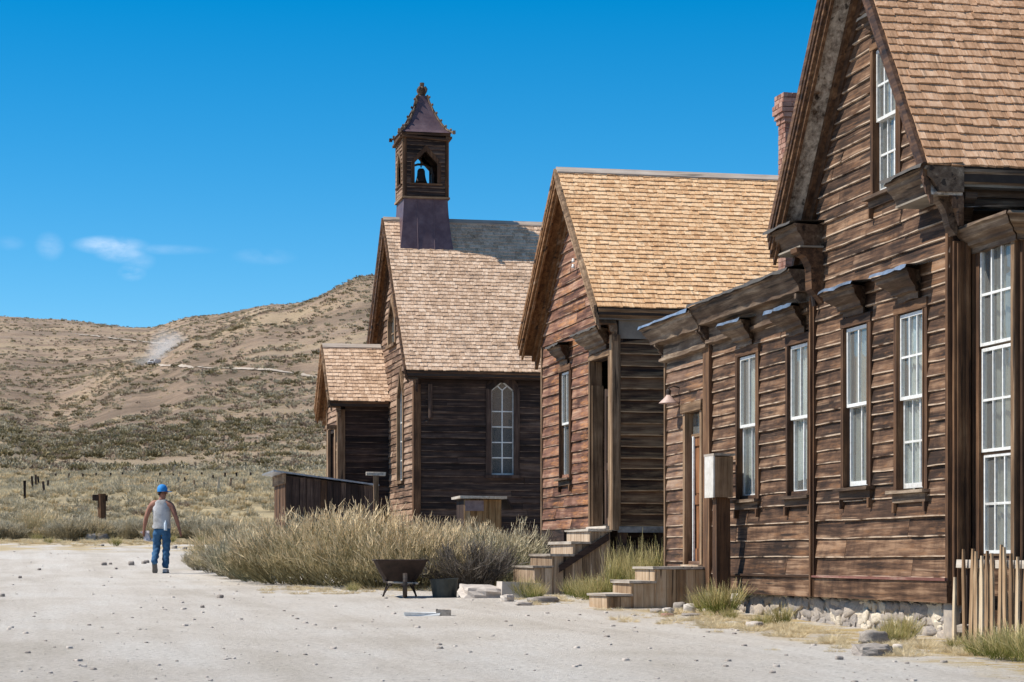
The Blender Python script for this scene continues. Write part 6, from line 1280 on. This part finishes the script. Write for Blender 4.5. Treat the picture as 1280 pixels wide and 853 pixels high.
def grow(ms, px, D, s, label, group):
    p = PD(px, 700, D); o = link(ms[0].name.split('.')[0], random.choice(ms), None, (p.x, p.y, gz(p.x, p.y)-.03)); o.scale = (s*.9, s*.9, s); o.rotation_euler = (0, 0, random.uniform(0, 6)); return tag(o, label, 'grass', group)
for px, D, s in ((716, 32.0, .6), (728, 31.6, .75), (742, 31.3, .7), (735, 31.0, .55), (752, 31.2, .8)): grow(GT, px, D, s, 'green grass clump between the two flights of steps', 'grass between the two flights of steps')
for px, D, s in ((764, 31.2, .75), (775, 31.6, .85), (786, 31.4, .8), (798, 31.7, .9), (808, 31.4, .8), (820, 31.6, .9), (792, 31.1, .65)): grow(TG, px, D, s, 'tall seeding grass below the side wall of the middle house', 'tall grass below the middle house')
for px, py, s in ((845, 752, .7), (855, 750, .6), (825, 760, .4)): tuft(GT, px, py, s, 'thin green grass against the boxy steps', 'thin grass against the boxy steps')
for px, py, s in ((975, 782, .5), (1120, 800, .5), (1133, 800, .5), (1108, 803, .35)): tuft(GT, px, py, s, 'small green tuft in the straw along the stone footing', 'green tufts along the stone footing')
for px, py, s in ((1235, 824, .6), (1247, 826, .5), (1264, 824, .62), (1277, 828, .66), (1290, 830, .6), (1220, 820, .35)): tuft(GT, px, py, s, 'green grass growing through the picket fence', 'grass along the picket fence')
XS = []; g = np.random.default_rng(5)
for i in range(520):
    yy = 17.5+g.uniform(0, 1)*10.0; xx = 8.15-abs(g.normal(0, .55))
    if 27.2 < yy < 28.6: continue
    XS.append((xx, yy))
for i in range(120): XS.append((g.uniform(6.6, 8.6), g.uniform(29, 34)))
for i in range(170): q = PD(g.uniform(330, 640), 700, 36.3-abs(g.normal(0, 1.5))); XS.append((q.x, q.y))
for i in range(420): q = PD(g.uniform(-40, 290), 700, 69.5-abs(g.normal(0, 2.0))); XS.append((q.x, q.y))
XS = np.array(XS); kk = g.uniform(0, 1, len(XS)) < np.clip(.75+fbm(XS[:, 0]*1.3, XS[:, 1]*1.3, 3, 8)*3, 0, 1); XS = XS[kk]
scatter('straw_litter', np.stack([XS[:, 0], XS[:, 1], tz(XS[:, 0], XS[:, 1])-.02], 1), g.uniform(.10, .36, len(XS))*np.where(XS[:, 1] > 55, 1.8, 1), g.uniform(0, 6, len(XS)), SG+GT[:1], np.where(g.uniform(0, 1, len(XS)) < .975, g.integers(0, 3, len(XS)), 3).astype(int))
# pebbles
PB = [rockmesh(200+i, M['rock'] if i < 1 else M['palerock'], .7, 2) for i in range(4)]
n = 3600; d = 12+55*g.uniform(0, 1, n)**1.3; c = g.uniform(-60, 1340, n); a = (c-640)/F_; xx = d*(SN+CN*a); yy = d*(CN-SN*a); k = (xx < 8.5)
xx, yy = xx[k], yy[k]; scatter('pebbles', np.stack([xx, yy, tz(xx, yy)], 1), .008+.045*g.uniform(0, 1, len(xx))**7, g.uniform(0, 6, len(xx)), PB, g.integers(0, 4, len(xx)).astype(int))
